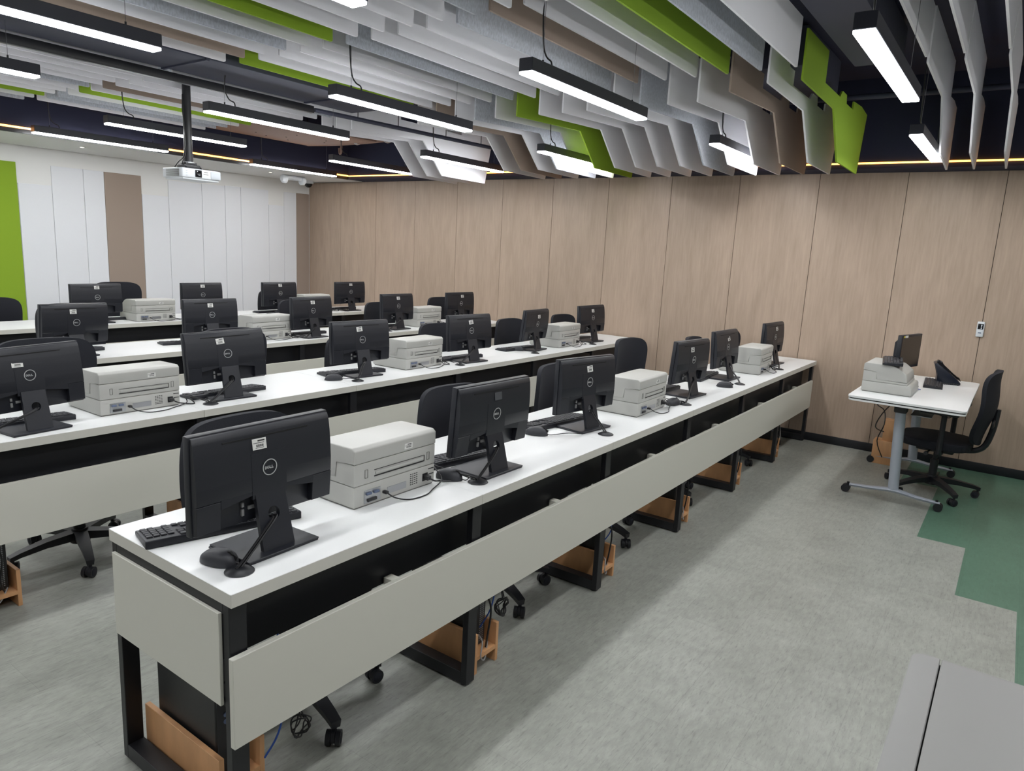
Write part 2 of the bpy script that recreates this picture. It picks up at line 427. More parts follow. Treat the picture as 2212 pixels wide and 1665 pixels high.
# ducts, pipe, ceiling box
def services():
    d = thing('air_duct', 'long black rectangular air duct between two groups of ceiling baffles', 'air duct')
    MB().b2(-2.7, 3.38, 2.88, 3.40, 2.665, 2.95, 0.006).build('duct_body', 'duct_dark', d)
    for x in (0.6, 1.75, 2.9): MB().b2(x-0.01, x+0.01, 2.872, 3.408, 2.655, 2.955).build('duct_flange', 'duct_dark', d)
    MB().b2(-2.7, 3.0, 3.415, 3.455, 2.60, 2.655, 0.004).build('cable_channel', 'black_steel', d)
    p = thing('ceiling_pipe', 'thin dark pipe running under the duct towards the wood wall', 'pipe')
    MB().tube([(3.02, 3.435, 2.63), (4.0, 3.36, 2.63), (5.64, 3.24, 2.63)], 0.018).build('pipe_run', 'duct_dark', p)
    for x in (3.45, 3.9, 4.5, 5.0): MB().cyl((x, 3.435-(x-3)*0.075, 2.63), (x, 3.435-(x-3)*0.075, ZC-0.001), 0.004, seg=6).build('hanger_rod', 'black_steel', p)
    b = thing('ceiling_box', 'flat brownish ceiling box with dark screw dots, coloured as if lit amber near the corner', 'ceiling box')
    MB().b2(3.52, 4.84, 4.64, 5.80, 2.70, 2.755, 0.004).build('box_body', 'duct_amber_lit', b)
    mb = MB()
    for x, y in [(3.9, 5.5), (4.1, 5.6), (4.25, 5.45), (4.4, 5.62), (4.6, 5.2), (4.7, 5.35), (4.5, 5.0), (4.2, 5.2)]:
        mb.cyl((x, y, 2.697), (x, y, 2.701), 0.009, seg=10)
    mb.build('screw_head', 'monitor_slot', b)['kind'] = 'stuff'
    for x, y in ((3.7, 4.8), (4.7, 4.8), (3.7, 5.65), (4.7, 5.65)): MB().cyl((x, y, 2.755), (x, y, ZC-0.001), 0.005, seg=6).build('hanger_rod', 'black_steel', b)
    p2 = thing('ceiling_pipe', 'foil wrapped pipe sagging behind the brownish ceiling box', 'pipe')
    MB().tube([(4.95, 4.2, 2.78), (4.98, 4.8, 2.76), (4.95, 5.4, 2.75), (4.97, 5.99, 2.77)], 0.045, 12).build('pipe_run', 'duct_amber_lit', p2)
    for yy in (4.6, 5.1): MB().lathe([(0.05, -0.03), (0.056, 0), (0.05, 0.03)], (4.97, yy, 2.757), 12, 'y').build('pipe_clamp', 'port_metal', p2)
    MB().tube([(4.95, 5.35, 2.70), (4.955, 5.36, 2.63), (4.97, 5.40, 2.62), (4.98, 5.42, 2.68)], 0.014).build('pipe_trap', 'duct_amber_lit', p2)
    q = thing('air_duct', 'wide black air duct above the right hand ceiling lights', 'air duct')
    MB().b2(0.2, 4.25, -0.62, -0.34, 2.86, 3.06, 0.01).build('duct_body', 'duct_dark', q)
    q2 = thing('air_duct', 'square dark ceiling unit behind the nearest lime green baffle', 'air duct')
    MB().b2(4.0, 4.95, -0.10, 0.45, 2.84, 3.08, 0.01).build('duct_body', 'duct_dark', q2)
    s = thing('ceiling_pipe', 'dark blue pipe across the ceiling beside the wood wall', 'pipe')
    MB().cyl((5.25, -3.5, 2.88), (5.25, 2.5, 2.88), 0.02).build('pipe_run', 'duct_dark', s)
    MB().cyl((5.40, -3.5, 2.92), (5.40, 2.5, 2.92), 0.012).build('pipe_run', 'duct_dark', s)
services()

# ------------------------------------------------------------------ pendant lights
def make_light(top=ZC-2.40-0.001):
    t = thing('pendant_light', 'x', 'ceiling light')
    L = 1.22
    mb = MB(); mb.b2(0, L, -0.038, 0.038, 0.012, 0.070, 0.002, 1)
    mb.build('housing', 'fixture_body', t)
    MB().b2(0.004, L-0.004, -0.0365, 0.0365, 0.0, 0.0125, 0.002, 1).build('diffuser', 'tube_white', t)
    for x in (0.14, L-0.14):
        MB().cyl((x, 0, 0.070), (x, 0, top), 0.0012, seg=5).build('suspension_wire', 'steel_wire', t)
        MB().cyl((x, 0, 0.069), (x, 0, 0.09), 0.005, seg=8).build('wire_clamp', 'black_steel', t)
    MB().tube([(0.22, 0, 0.069), (0.215, 0.003, 0.10), (0.18, 0.008, 0.115), (0.15, 0.008, 0.16), (0.14, 0.012, 0.16+(top-0.16)*0.25), (0.155, 0.02, 0.16+(top-0.16)*0.45),
               (0.15, 0.01, 0.16+(top-0.16)*0.7), (0.15, 0.0, top)], 0.0042).build('power_cable', 'cable_black', t)
    return t
light0 = make_light(); lightD = make_light(2.6645-2.40); first = True; firstD = True
rowsY = [(-2.25, 'behind'), (-0.855, 'r'), (0.57, 'c'), (1.905, 'b'), (3.175, 'h'), (4.56, 'i'), (5.90, 'n')]
names = {('r', 1): 'large pendant tube light at the top right, right of the green baffle', ('r', 2): 'small pendant tube light at the right, above the wall phone desk',
         ('c', 0): 'pendant tube light cut off at the top left centre of the picture', ('c', 1): 'black pendant tube light in the top centre, nearest of the middle ones',
         ('c', 2): 'pendant tube light among the drop baffles above the front desk row end', ('b', 0): 'largest pendant tube light in the top left corner',
         ('b', 1): 'pendant tube light just right of the end of the black duct', ('b', 2): 'pendant tube light half hidden by the lime green stepped baffle',
         ('h', 0): 'short visible end of a pendant tube light at the left edge', ('h', 1): 'pendant tube light right of the projector pole, in front of the brownish box',
         ('h', 2): 'pendant tube light in front of the pale baffles over the wood wall', ('i', 1): 'pendant tube light crossing behind the projector pole',
         ('i', 2): 'pendant tube light above the inner corner of the amber strip', ('n', 1): 'pendant tube light along the bulkhead, left of the projector',
         ('n', 2): 'pendant tube light along the bulkhead, right of the projector'}
for y, rn in rowsY:
    for c in (-1, 0, 1, 2):
        if rn == 'behind' and c == -1: continue
        yy = y; x = -0.31+2.22*c; z = 2.40
        if (rn, c) == ('r', 2): yy = -0.765
        if (rn, c) == ('h', 2): yy = 3.27
        if (rn, c) == ('b', 2): yy = 1.96
        if (rn, c) == ('c', 2): yy = 0.49
        if (rn, c) == ('n', 2): yy = 5.93
        if c == -1: x = -2.53
        lab = names.get((rn, c), 'pendant tube light out of view, %s row from the table side, %s' % (ORD[rowsY.index((y, rn))], {-1: 'beside the left wall', 0: 'nearer the left wall', 1: 'mid room', 2: 'near the wood wall'}[c]))
        if rn == 'h' and c < 2:
            if firstD: o = lightD; o.location = (x, yy, z); o['label'] = lab; o['group'] = 'pendant tube lights'; firstD = False
            else: dup(lightD, (x, yy, z), 0, lab, 'pendant tube lights')
        elif first: o = light0; o.location = (x, yy, z); o['label'] = lab; o['group'] = 'pendant tube lights'; first = False
        else: dup(light0, (x, yy, z), 0, lab, 'pendant tube lights')

# small soffit fittings
def soffit_bits():
    for x, y, w in [(2.59, 6.53, 'left of'), (4.76, 6.45, 'right of')]:
        d = thing('downlight', 'tiny round downlight in the white soffit, %s the projector' % w, 'downlight', (x, y, ZS), 0, 'soffit downlights')
        MB().ring((0, 0, -0.004), 0.018, 0.035, 0.004, 'z').build('rim', 'wall_cream', d)
        MB().cyl((0, 0, -0.003), (0, 0, -0.0005), 0.018).build('lens', 'downlight_glow', d)
    e = thing('emergency_light', 'white twin emergency light on the soffit near the corner', 'emergency light', (5.15, 6.53, ZS))
    MB().box((0, 0, -0.028), (0.24, 0.13, 0.055), 0.024, None, 4).build('housing', 'projector_white', e)
    MB().lathe([(0.035, -0.03), (0.055, -0.01), (0.055, 0.03)], (-0.15, -0.02, -0.050), 20, 'x').build('lamp_head', 'projector_white', e)
    MB().lathe([(0.035, 0.03), (0.055, 0.01), (0.055, -0.03)], (0.15, -0.02, -0.050), 20, 'x').build('lamp_head', 'projector_white', e)
    k = thing('dome_camera', 'small white dome camera in the corner of the soffit', 'security camera', (5.70, 6.90, ZS))
    MB().lathe([(0.07, 0), (0.07, -0.035), (0.062, -0.04)], (0, 0, 0)).build('mount_ring', 'projector_white', k)
    MB().lathe([(0.055, -0.04), (0.052, -0.06), (0.035, -0.082), (0.012, -0.092)], (0, 0, 0)).build('dome', 'gloss_black', k)
soffit_bits()

# projector
def projector():
    p = thing('projector', 'white projector hanging from the ceiling on a black pole', 'projector', (2.20, 3.87, 1.995))
    mb = MB()
    o = [(-0.165, -0.15), (0.15, -0.15), (0.165, -0.13), (0.165, 0.13), (0.14, 0.15), (-0.15, 0.15), (-0.165, 0.13)]
    o = [(-0.155, -0.14), (0.155, -0.14), (0.165, 0.11), (0.14, 0.14), (-0.14, 0.14), (-0.165, 0.11)]
    mb.prism(o, 'z', 0.012, 0.082, 0.010, 3)
    mb.prism([(-0.145, -0.13), (0.145, -0.13), (0.15, 0.10), (-0.15, 0.10)], 'z', 0.0, 0.02, 0.005)
    mb.build('body', 'projector_white', p)
    MB().b2(0.075, 0.154, -0.1435, -0.1395, 0.018, 0.074, 0.001).build('side_grille', 'projector_side', p)
    MB().b2(-0.052, 0.0, -0.145, -0.139, 0.022, 0.074, 0.003).build('lens_window', 'monitor_slot', p)
    mb = MB(); mb.lathe([(0.022, 0), (0.022, -0.004), (0.016, -0.006), (0.010, -0.003)], (-0.028, -0.1445, 0.048), 24, 'y')
    mb.build('lens', 'lens_glass', p)
    for i, z in enumerate((0.062, 0.046, 0.028)):
        MB().box((-0.118, -0.1405, z), (0.012, 0.002, 0.006)).build('indicator', 'projector_side', p)
    mb = MB(); mb.box((0.035, -0.1405, 0.062), (0.03, 0.001, 0.006)); mb.box((0.035, -0.1405, 0.047), (0.04, 0.001, 0.004)); mb.build('badge', 'printer_seam', p)
    mb = MB()
    for i in range(8): mb.box((-0.1615, -0.02, 0.022+i*0.0068), (0.006, 0.17, 0.0026))
    mb.build('vent', 'printer_seam', p)
    mb = MB(); mb.box((-0.02, 0.0, 0.10), (0.13, 0.10, 0.03), 0.004); mb.box((-0.02, 0.0, 0.122), (0.09, 0.08, 0.02), 0.003)
    for sx in (-0.07, 0.05):
        for sy in (-0.07, 0.07): mb.cyl((sx, sy, 0.075), (sx, sy*0.6, 0.10), 0.006)
    mb.build('mount_bracket', 'black_steel', p)
    mb = MB(); mb.cyl((-0.02, 0, 0.13), (-0.02, 0, 0.20), 0.034); mb.cyl((-0.02, 0, 0.19), (-0.02, 0, 0.24), 0.031)
    mb.cyl((-0.02, 0, 0.24), (-0.02, 0, ZC-1.995-0.001), 0.030)
    mb.build('pole', 'black_steel', p)
    MB().ring((-0.02, 0, 0.128), 0.03, 0.048, 0.008, 'z').build('pole_flange', 'port_metal', p)
    MB().tube([(-0.12, 0.02, 0.09), (-0.10, 0.0, 0.13), (-0.065, -0.01, 0.17), (-0.05, -0.01, 0.24)], 0.004).build('cable', 'cable_black', p)
    MB().tube([(-0.08, 0.0, 0.10), (-0.075, -0.02, 0.14), (-0.055, -0.02, 0.19), (-0.05, -0.02, 0.24), (-0.052, -0.015, 0.40), (-0.060, -0.01, 0.5), (-0.052, 0, 0.62)], 0.004).build('cable', 'cable_black', p)
projector()

# ------------------------------------------------------------------ desk benches
WST = 0.9848; XE = 5.9178; RY = [0.0, 1.748, 3.497, 5.245]; HT = 0.75; DP = 0.608
def grommet_x(k): return 0.087+0.99*k
def bench(i):
    y = RY[i]
    word = ['front desk row nearest the camera', 'second desk row from the camera', 'third desk row from the camera', 'rearmost desk row by the white wall'][i]
    x0 = [0.0, -0.985, 0.0, 0.985][i]; x0 = [0.0, -1.97, -1.97, -1.97][i]
    n0 = 0 if i == 0 else -2
    b = thing('desk_bench', 'long white topped desk bench on black frames, the '+word, 'desk', (0, y, 0), 0, 'desk benches')
    xs = [k*WST for k in range(n0, 7)]; xs[-1] = XE
    if i: xs[0] += 0
    for a, c in zip(xs, xs[1:]):
        mb = MB(); mb.b2(a+0.0006, c-0.0006, 0, DP, HT-0.037, HT, 0.0012, 1)
        o = mb.build('desktop', ['white_laminate', 'white_edge'], b)
        for f in o.data.polygons:
            if f.normal.z < 0.5: f.material_index = 1
    for k in range(n0, 7):
        xa = k*WST-0.03
        if k == n0: xa = k*WST+0.004
        if k == 6: xa = XE-0.062
        xb = xa+0.05; mb = MB(); y0, y1 = 0.016, 0.600; zt = HT-0.0375
        mb.b2(xa, xb, y0, y0+0.026, 0.008, zt, 0.0015, 1); mb.b2(xa, xb, y1-0.026, y1, 0.008, zt, 0.0015, 1)
        mb.b2(xa, xb, y0+0.026, y1-0.026, 0.008, 0.055, 0.0015, 1); mb.b2(xa, xb, y0+0.026, y1-0.026, zt-0.03, zt, 0.0015, 1)
        mb.build('leg_frame', 'black_steel', b)
        mb = MB()
        for yy in (0.04, 0.57): mb.cyl((xa+0.025, yy, 0.0), (xa+0.025, yy, 0.008), 0.018)
        mb.build('foot_pad', 'plug_dark', b)
    MB().b2(xs[0]-0.004, XE-0.09, -0.008, 0.010, 0.331, 0.580, 0.0015, 1).build('front_panel', 'panel_white', b)
    mb = MB(); mb.b2(xs[0]+0.03, XE-0.04, 0.10, 0.104, 0.520, HT-0.038)
    mb.b2(xs[0]+0.06, XE-0.07, 0.104, 0.24, 0.520, 0.524)
    mb.build('cable_tray', 'black_panel', b)
    if i == 0:
        MB().b2(-0.006, 0.004, 0.046, 0.582, 0.432, 0.687, 0.001, 1).build('side_panel', 'panel_white', b)
    for k in range(n0 if i else 0, 6):
        g = MB(); g.lathe([(0.030, 0.0), (0.038, 0.0015), (0.036, 0.004), (0.022, 0.010), (0.014, 0.011)], (grommet_x(k), 0.095, HT), 24)
        g.build('cable_grommet', 'chair_plastic', b)
    # brackets and sockets glimpsed in the tray
    for k in range(0, 6):
        if i > 1: break
        MB().box((k*WST+0.62, 0.075, 0.530), (0.035, 0.04, 0.030), 0.001).build('tray_bracket', 'panel_white', b)
for i in range(4): bench(i)

# ------------------------------------------------------------------ monitor
def letters(mb, s, y):
    """the four letter word of the badge, centred, x right z up, height ~s"""
    h = s; w = s*0.82; t = s*0.24; x = -2.0*s
    def P(pts): mb.prism([(a, b) for a, b in pts], 'y', y, y-0.0008)
    z0 = -h/2
    # D with its bowl
    P([(x, z0), (x+t, z0), (x+t, z0+h), (x, z0+h)]); P([(x+t, z0), (x+w*0.62, z0), (x+w*0.95, z0+h*0.22), (x+w*0.62, z0+t*0.9), (x+t, z0+t*0.9)])
    P([(x+t, z0+h), (x+t, z0+h-t*0.9), (x+w*0.62, z0+h-t*0.9), (x+w*0.95, z0+h*0.78), (x+w*0.62, z0+h)])
    P([(x+w*0.66, z0+t*0.7), (x+w*0.95, z0+h*0.22), (x+w*0.95, z0+h*0.78), (x+w*0.66, z0+h-t*0.7)])
    # tilted E
    cx = x+w*1.55; a = R(35)
    def rot(px, pz): return (cx+px*math.cos(a)-pz*math.sin(a), px*math.sin(a)+pz*math.cos(a))
    for zz in (-0.36, 0.0, 0.36):
        P([rot(-0.36*h, zz*h-t*0.3), rot(0.42*h, zz*h-t*0.3), rot(0.42*h, zz*h+t*0.3), rot(-0.36*h, zz*h+t*0.3)])
    P([rot(-0.42*h, -0.36*h-t*0.3), rot(-0.22*h, -0.36*h-t*0.3), rot(-0.22*h, 0.36*h+t*0.3), rot(-0.42*h, 0.36*h+t*0.3)])
    for q in (x+w*2.15+0.1*s, x+w*3.1+0.15*s):
        P([(q, z0), (q+t, z0), (q+t, z0+h), (q, z0+h)]); P([(q+t, z0), (q+w*0.85, z0), (q+w*0.85, z0+t*0.95), (q+t, z0+t*0.95)])
def sticker(mb, x, z, y, w=0.044, h=0.030, tilt=0.0):
    pass
def make_monitor():
    t = thing('monitor', 'x', 'monitor')
    # base and neck (camera sees the back: -y side)
    mb = MB(); mb.b2(-0.117, 0.117, -0.098, 0.082, 0.0, 0.006, 0.002, 1); mb.prism([(-0.117, -0.10), (0.117, -0.10), (0.113, 0.082), (-0.113, 0.082)], 'z', 0.005, 0.011, 0.0015, 1)
    mb.build('stand_base', 'gloss_black' if False else 'monitor_black', t)
    # neck: tapered plate with round cable hole, leaning towards the panel
    bm = MB(); NS = 28; hx, hz, hr = 0.0, 0.105, 0.0185
    outer = []
    def on_outline(ang):
        # intersection of ray from hole centre with trapezoid
        c, s = math.cos(ang), math.sin(ang); best = 9
        poly = [(-0.051, 0.010), (0.051, 0.010), (0.0475, 0.17), (-0.0475, 0.17)]
        for i in range(4):
            (x1, z1), (x2, z2) = poly[i], poly[(i+1) % 4]
            dx, dz = x2-x1, z2-z1; den = c*dz-s*dx
            if abs(den) < 1e-9: continue
            tt = ((x1-hx)*dz-(z1-hz)*dx)/den; uu = ((x1-hx)*s-(z1-hz)*c)/den
            if tt > 0 and -1e-6 <= uu <= 1+1e-6: best = min(best, tt)
        return (hx+c*best, hz+s*best)
    angs = sorted([2*PI*i/NS for i in range(NS)]+[math.atan2(z-hz, x-hx) % (2*PI) for x, z in [(-0.051, 0.010), (0.051, 0.010), (0.0475, 0.17), (-0.0475, 0.17)]])
    lay = []
    for yo in (0.0, 0.014):
        A = []; B = []
        for a in angs:
            x, z = hx+hr*math.cos(a), hz+hr*math.sin(a); A.append(bm.bm.verts.new((x, -0.078+0.25*z+yo, z)))
            x, z = on_outline(a); B.append(bm.bm.verts.new((x, -0.078+0.25*z+yo, z)))
        lay.append((A, B))
    n = len(angs)
    for i in range(n):
        j = (i+1) % n
        (A, B), (D, E) = lay
        bm.bm.faces.new((A[i], B[i], B[j], A[j])); bm.bm.faces.new((D[i], D[j], E[j], E[i]))
        bm.bm.faces.new((A[i], A[j], D[j], D[i])); bm.bm.faces.new((B[i], E[i], E[j], B[j]))
    bm.build('neck', 'monitor_black', t)
    # head: pivots in its own frame, bottom of panel at z=.087 above the desk
    hd = MB(); w2 = 0.2225; H = 0.268
    hd.b2(-w2, w2, -0.012, 0.012, 0.0, H, 0.003, 2)
    hd.prism([(-0.012, H-0.004), (-0.019, H-0.006), (-0.024, 0.246), (-0.029, 0.215), (-0.0325, 0.18), (-0.035, 0.13), (-0.036, 0.088), (-0.022, 0.080), (-0.012, 0.080)], 'x', -w2+0.004, w2-0.004, 0.0015, 1)
    for s in (-1, 1):
        a, b = (-w2+0.004, -0.150) if s < 0 else (0.150, w2-0.004)
        hd.prism([(-0.012, 0.084), (-0.036, 0.086), (-0.030, 0.008), (-0.012, 0.004)], 'x', a, b, 0.001, 1)
    hd.prism([(-0.150, 0.088), (0.150, 0.088), (0.150, 0.064), (0.056, 0.078), (-0.056, 0.078), (-0.150, 0.064)], 'y', -0.0355, -0.013)
    hd.mi = 0
    head = hd.build('casing', 'monitor_black', t, loc=(0, 0, 0.087))
    MB().b2(-w2+0.008, w2-0.008, 0.0118, 0.0128, 0.018, H-0.008).build('screen', 'screen_off', head)
    MB().b2(-0.137, 0.137, -0.0272, -0.018, H-0.0330, H-0.0285).build('vent_slot', 'monitor_slot', head)
    mb = MB(); mb.prism([(-0.0364, 0.066), (-0.0366, 0.09), (-0.0356, 0.13), (-0.0331, 0.18), (-0.0320, 0.192), (-0.029, 0.192), (-0.029, 0.066)], 'x', -0.056, 0.056); mb.build('back_cover', 'monitor_black', head)
    mb = MB(); mb.ring((0, -0.0365, 0.147), 0.0205, 0.0232, -0.0008, 'y', 40)
    m2 = mb; letters_mb = MB(); m2.build('logo_ring', 'logo_silver', head)
    lm = MB(); letters(lm, 0.0082, -0.0366)
    for v in lm.bm.verts: v.co.z += 0.147
    lm.build('logo_letters', 'logo_silver', head)
    mb = MB(); mb.box((-0.048, -0.0155, 0.04), (0.020, 0.006, 0.010)); mb.box((-0.075, -0.0155, 0.03), (0.008, 0.006, 0.018)); mb.box((-0.075, -0.0155, 0.052), (0.008, 0.006, 0.012)); mb.build('port', 'caster_grey', head)
    MB().cyl((-0.165, -0.0335, 0.055), (-0.165, -0.030, 0.055), 0.003, seg=10).build('lock_slot', 'monitor_slot', head)
    a = thing('x', None, None); C.objects.unlink(a); bpy.data.objects.remove(a)
    return t
mon0 = make_monitor()
def add_sticker(head, kind, dx, dz, tilt):
    """asset label on the casing"""
    mb = MB(); mb.box((0, 0, 0), (0.044, 0.0006, 0.030), 0)
    o = mb.build('asset_sticker', 'sticker_white' if kind == 'w' else 'sticker_grey', head)
    o['label'] = 'white asset sticker' if kind == 'w' else 'grey patch where a sticker was'
    o.location = (dx, -0.0292-0.0012, dz); o.rotation_euler = (R(-10), R(tilt), 0)
    if kind == 'w':
        mk = MB(); mk.box((0.006, -0.0005, 0.009), (0.022, 0.0003, 0.004)); mk.box((-0.002, -0.0005, 0.003), (0.034, 0.0003, 0.0016))
        for k in range(9): mk.box((-0.010+k*0.0027, -0.0005, -0.0045), (0.0013+0.0006*(k % 2), 0.0003, 0.007))
        mk.box((0.0, -0.0005, -0.0105), (0.026, 0.0003, 0.0014))
        mk.build('print', 'sticker_ink', o)
MON = [ # row, x, y, yaw, tilt, roll, sticker(kind,dx,dz,tilt), label
 (0, 0.232, 0.202, 1.6, 0, 0.1, ('w', -0.028, 0.217, 1), 'black monitor at the near left end of the front desk, white sticker on its back'),
 (0, 1.228, 0.180, -0.8, -4, -0.4, ('g', 0.004, 0.215, 0), 'black monitor with a grey square patch instead of a sticker, front desk'),
 (0, 2.108, 0.258, -6.8, 0.3, -0.8, ('w', 0.0, 0.212, -3), 'black monitor on the front desk just left of its second printer'),
 (0, 3.353, 0.225, -4.3, -3.5, -0.8, ('w', -0.03, 0.212, 0), 'black monitor on the front desk just right of its second printer'),
 (0, 4.204, 0.282, -1.3, 3.5, -0.2, ('w', 0.02, 0.205, -6), 'black monitor just left of the farthest printer on the front desk'),
 (0, 5.337, 0.269, -3.1, 0, 0, ('w', 0.03, 0.215, -4), 'black monitor at the wall end of the front desk row'),
 (1, 0.287, 1.900, 6.9, 3.5, 1.2, ('w', -0.04, 0.20, 2), 'black monitor at the left picture edge on the second desk row'),
 (1, 1.241, 1.953, -3.6, 5, 1.2, ('w', -0.035, 0.215, -5), 'black monitor right of the leftmost printer on the second desk row'),
 (1, 2.221, 1.997, -5.4, 2.5, 0.1, ('w', -0.02, 0.215, -4), 'black monitor left of the middle printer on the second desk row'),
 (1, 3.262, 1.933, -6.0, 4, 0.2, ('w', 0.0, 0.210, -5), 'black monitor right of the middle printer on the second desk row'),
 (1, 4.217, 2.002, 7.5, -6, -0.5, ('w', 0.02, 0.210, 0), 'black monitor left of the last printer on the second desk row'),
 (1, 5.236, 1.998, -2.9, 2, 0.3, ('w', 0.0, 0.215, 0), 'black monitor at the wall end of the second desk row'),
 (2, 1.208, 3.678, 8.0, -5, -1.0, ('w', -0.02, 0.220, 0), 'black monitor at the left on the third desk row, green panel behind'),
 (2, 2.221, 3.711, -1.9, 0.3, 0, ('w', -0.01, 0.220, 0), 'black monitor left of the first printer on the third desk row'),
 (2, 3.150, 3.650, 2.6, 2, 0.3, ('w', 0.0, 0.220, 0), 'black monitor right of the first printer on the third desk row'),
 (2, 4.259, 3.703, 1.3, 2, -0.3, ('w', 0.0, 0.225, 0), 'black monitor left of the last printer on the third desk row'),
 (2, 5.223, 3.687, -2.0, 0, 0, ('w', 0.02, 0.225, 0), 'black monitor at the wall end of the third desk row'),
 (3, 2.149, 5.433, 0, 0, 0.4, ('w', 0.0, 0.235, 0), 'black monitor left of the first printer on the rearmost desk row'),
 (3, 3.189, 5.452, -0.5, 0, 0, ('w', 0.0, 0.235, 0), 'black monitor right of the first printer on the rearmost desk row'),
 (3, 4.123, 5.440, -1.0, 0, 0, ('w', 0.0, 0.235, 0), 'black monitor left of the second printer on the rearmost desk row'),
 (3, 5.147, 5.416, -4.3, -1, 0.8, ('w', 0.0, 0.235, 0), 'black monitor at the wall end of the rearmost desk row')]
monitors = []
for i, (row, x, y, yaw, tilt, roll, st, lab) in enumerate(MON):
    if i == 0:
        t = mon0
    else:
        t = dup(mon0)
    t.location = (x, y, HT); t.rotation_euler = (0, 0, R(yaw)); t['label'] = lab
    t['group'] = ['monitors on the front desk', 'monitors on the second desk', 'monitors on the third desk', 'monitors on the rearmost desk'][row]
    monitors.append(t)
for t, spec in zip(monitors, MON):
    row, x, y, yaw, tilt, roll, st, lab = spec
    hd = [o for o in C.objects if o.parent == t and o.name.startswith('casing')][0]
    hd.rotation_euler = (R(-tilt), R(-roll), 0)
    add_sticker(hd, *st)
    # cables from the neck hole down to the grommet
    k = min(range(-1, 6), key=lambda q: abs(grommet_x(q)-(x-0.12)))
    g = Matrix.Rotation(-R(yaw), 3, 'Z') @ Vector((grommet_x(k)-x, RY[row]+0.095-y, 0))
    mb = MB()
    for off in ((0.004 if row < 2 else 0.003), -0.008) if row < 3 else (0.0,):
        mb.tube([(-0.045, 0.0, 0.115), (-0.03, -0.01, 0.095), (-0.005+off, -0.035, 0.092), (off+0.002, -0.055, 0.096), (g.x*0.3+off, -0.068+0.2*(g.y+0.068), 0.072),
                 (g.x*0.75+off, g.y*0.8-0.01, 0.030), (g.x+off*1.3, g.y, 0.010)], 0.0034 if row < 2 else 0.0028, 6)
    mb.build('cable', 'cable_black', t)
mon_heads = None

# ------------------------------------------------------------------ passbook printers
def make_printer():
    t = thing('printer', 'x', 'printer')
    W2 = 0.1925
    MB().prism([(-0.140, 0.004), (-0.140, 0.076), (0.165, 0.076), (0.175, 0.060), (0.180, 0.012), (0.172, 0.004)], 'x', -W2, W2, 0.006, 2).build('lower_case', 'printer_plastic', t)
    MB().b2(-W2+0.006, W2-0.006, -0.134, 0.165, 0.0, 0.006).build('foot_rail', 'printer_seam', t)
    MB().prism([(-0.139, 0.0775), (-0.139, 0.150), (-0.0535, 0.150), (-0.0535, 0.0925), (0.142, 0.0925), (0.148, 0.0775)], 'x', -W2+0.001, W2-0.001, 0.002, 2).build('middle_case', 'printer_plastic', t)
    MB().prism([(-0.141, 0.1515), (-0.052, 0.1515), (-0.052, 0.094), (0.143, 0.094), (0.130, 0.150), (0.075, 0.190), (0.030, 0.204), (-0.128, 0.206), (-0.141, 0.196)], 'x', -W2-0.001, W2+0.001, 0.004, 3).build('top_cover', 'printer_plastic', t)
    # paper slot
    mb = MB(); mb.b2(-0.105, 0.135, -0.1412, -0.1385, 0.096, 0.099); mb.b2(-0.105, 0.135, -0.1412, -0.1385, 0.1185, 0.1195)
    mb.b2(0.134, 0.1355, -0.1412, -0.1385, 0.096, 0.1195)
    mb.build('paper_slot', 'monitor_slot', t)
    MB().b2(-0.100, 0.130, -0.1425, -0.138, 0.1025, 0.112, 0.001, 1).build('slot_flap', 'printer_plastic', t)
    mb = MB()
    for x in (-0.140, 0.155):
        for z in (0.098, 0.126): mb.box((x, -0.1398, z), (0.012, 0.002, 0.0012))
        for dx in (-0.006, 0.006): mb.box((x+dx, -0.1398, 0.112), (0.0012, 0.002, 0.028))
    mb.build('side_clip', 'printer_seam', t)
    # ports
    MB().b2(-0.150, -0.078, -0.1425, -0.139, 0.012, 0.056).build('port_plate', 'port_metal', t)
    mb = MB()
    for x in (-0.133, -0.100): mb.box((x, -0.146, 0.045), (0.022, 0.008, 0.009), 0.002)
    mb.build('serial_port', 'port_blue', t)
    MB().box((-0.118, -0.1455, 0.022), (0.040, 0.006, 0.010), 0.001).build('parallel_port', 'plug_dark', t)
    MB().b2(-0.045, 0.045, -0.1415, -0.139, 0.020, 0.044).build('blank_plate', 'port_metal', t)
    mb = MB()
    for i in range(4):
        for j in range(6): mb.box((0.068+i*0.010, -0.1402, 0.024+j*0.0075), (0.0062, 0.001, 0.0028))
    mb.build('vent', 'monitor_slot', t)
    MB().b2(0.128, 0.155, -0.1415, -0.139, 0.022, 0.050, 0.001).build('power_socket', 'monitor_slot', t)
    mb = MB(); mb.b2(0.158, 0.186, -0.1408, -0.139, 0.060, 0.064); mb.b2(0.158, 0.186, -0.1408, -0.139, 0.040, 0.044); mb.build('rating_mark', 'sticker_ink', t)
    s = MB().box((0, 0, 0), (0.040, 0.0008, 0.020)).build('asset_sticker', 'sticker_white', t, loc=(0.052, -0.1416, 0.170))
    s['label'] = 'white barcode sticker'
    mk = MB(); mk.box((0.004, -0.0007, 0.006), (0.018, 0.0003, 0.003)); mk.box((-0.002, -0.0007, 0.0015), (0.030, 0.0003, 0.0012))
    for k in range(9): mk.box((-0.010+k*0.0027, -0.0007, -0.0035), (0.0013, 0.0003, 0.005))
    mk.build('print', 'sticker_ink', s)
    return t
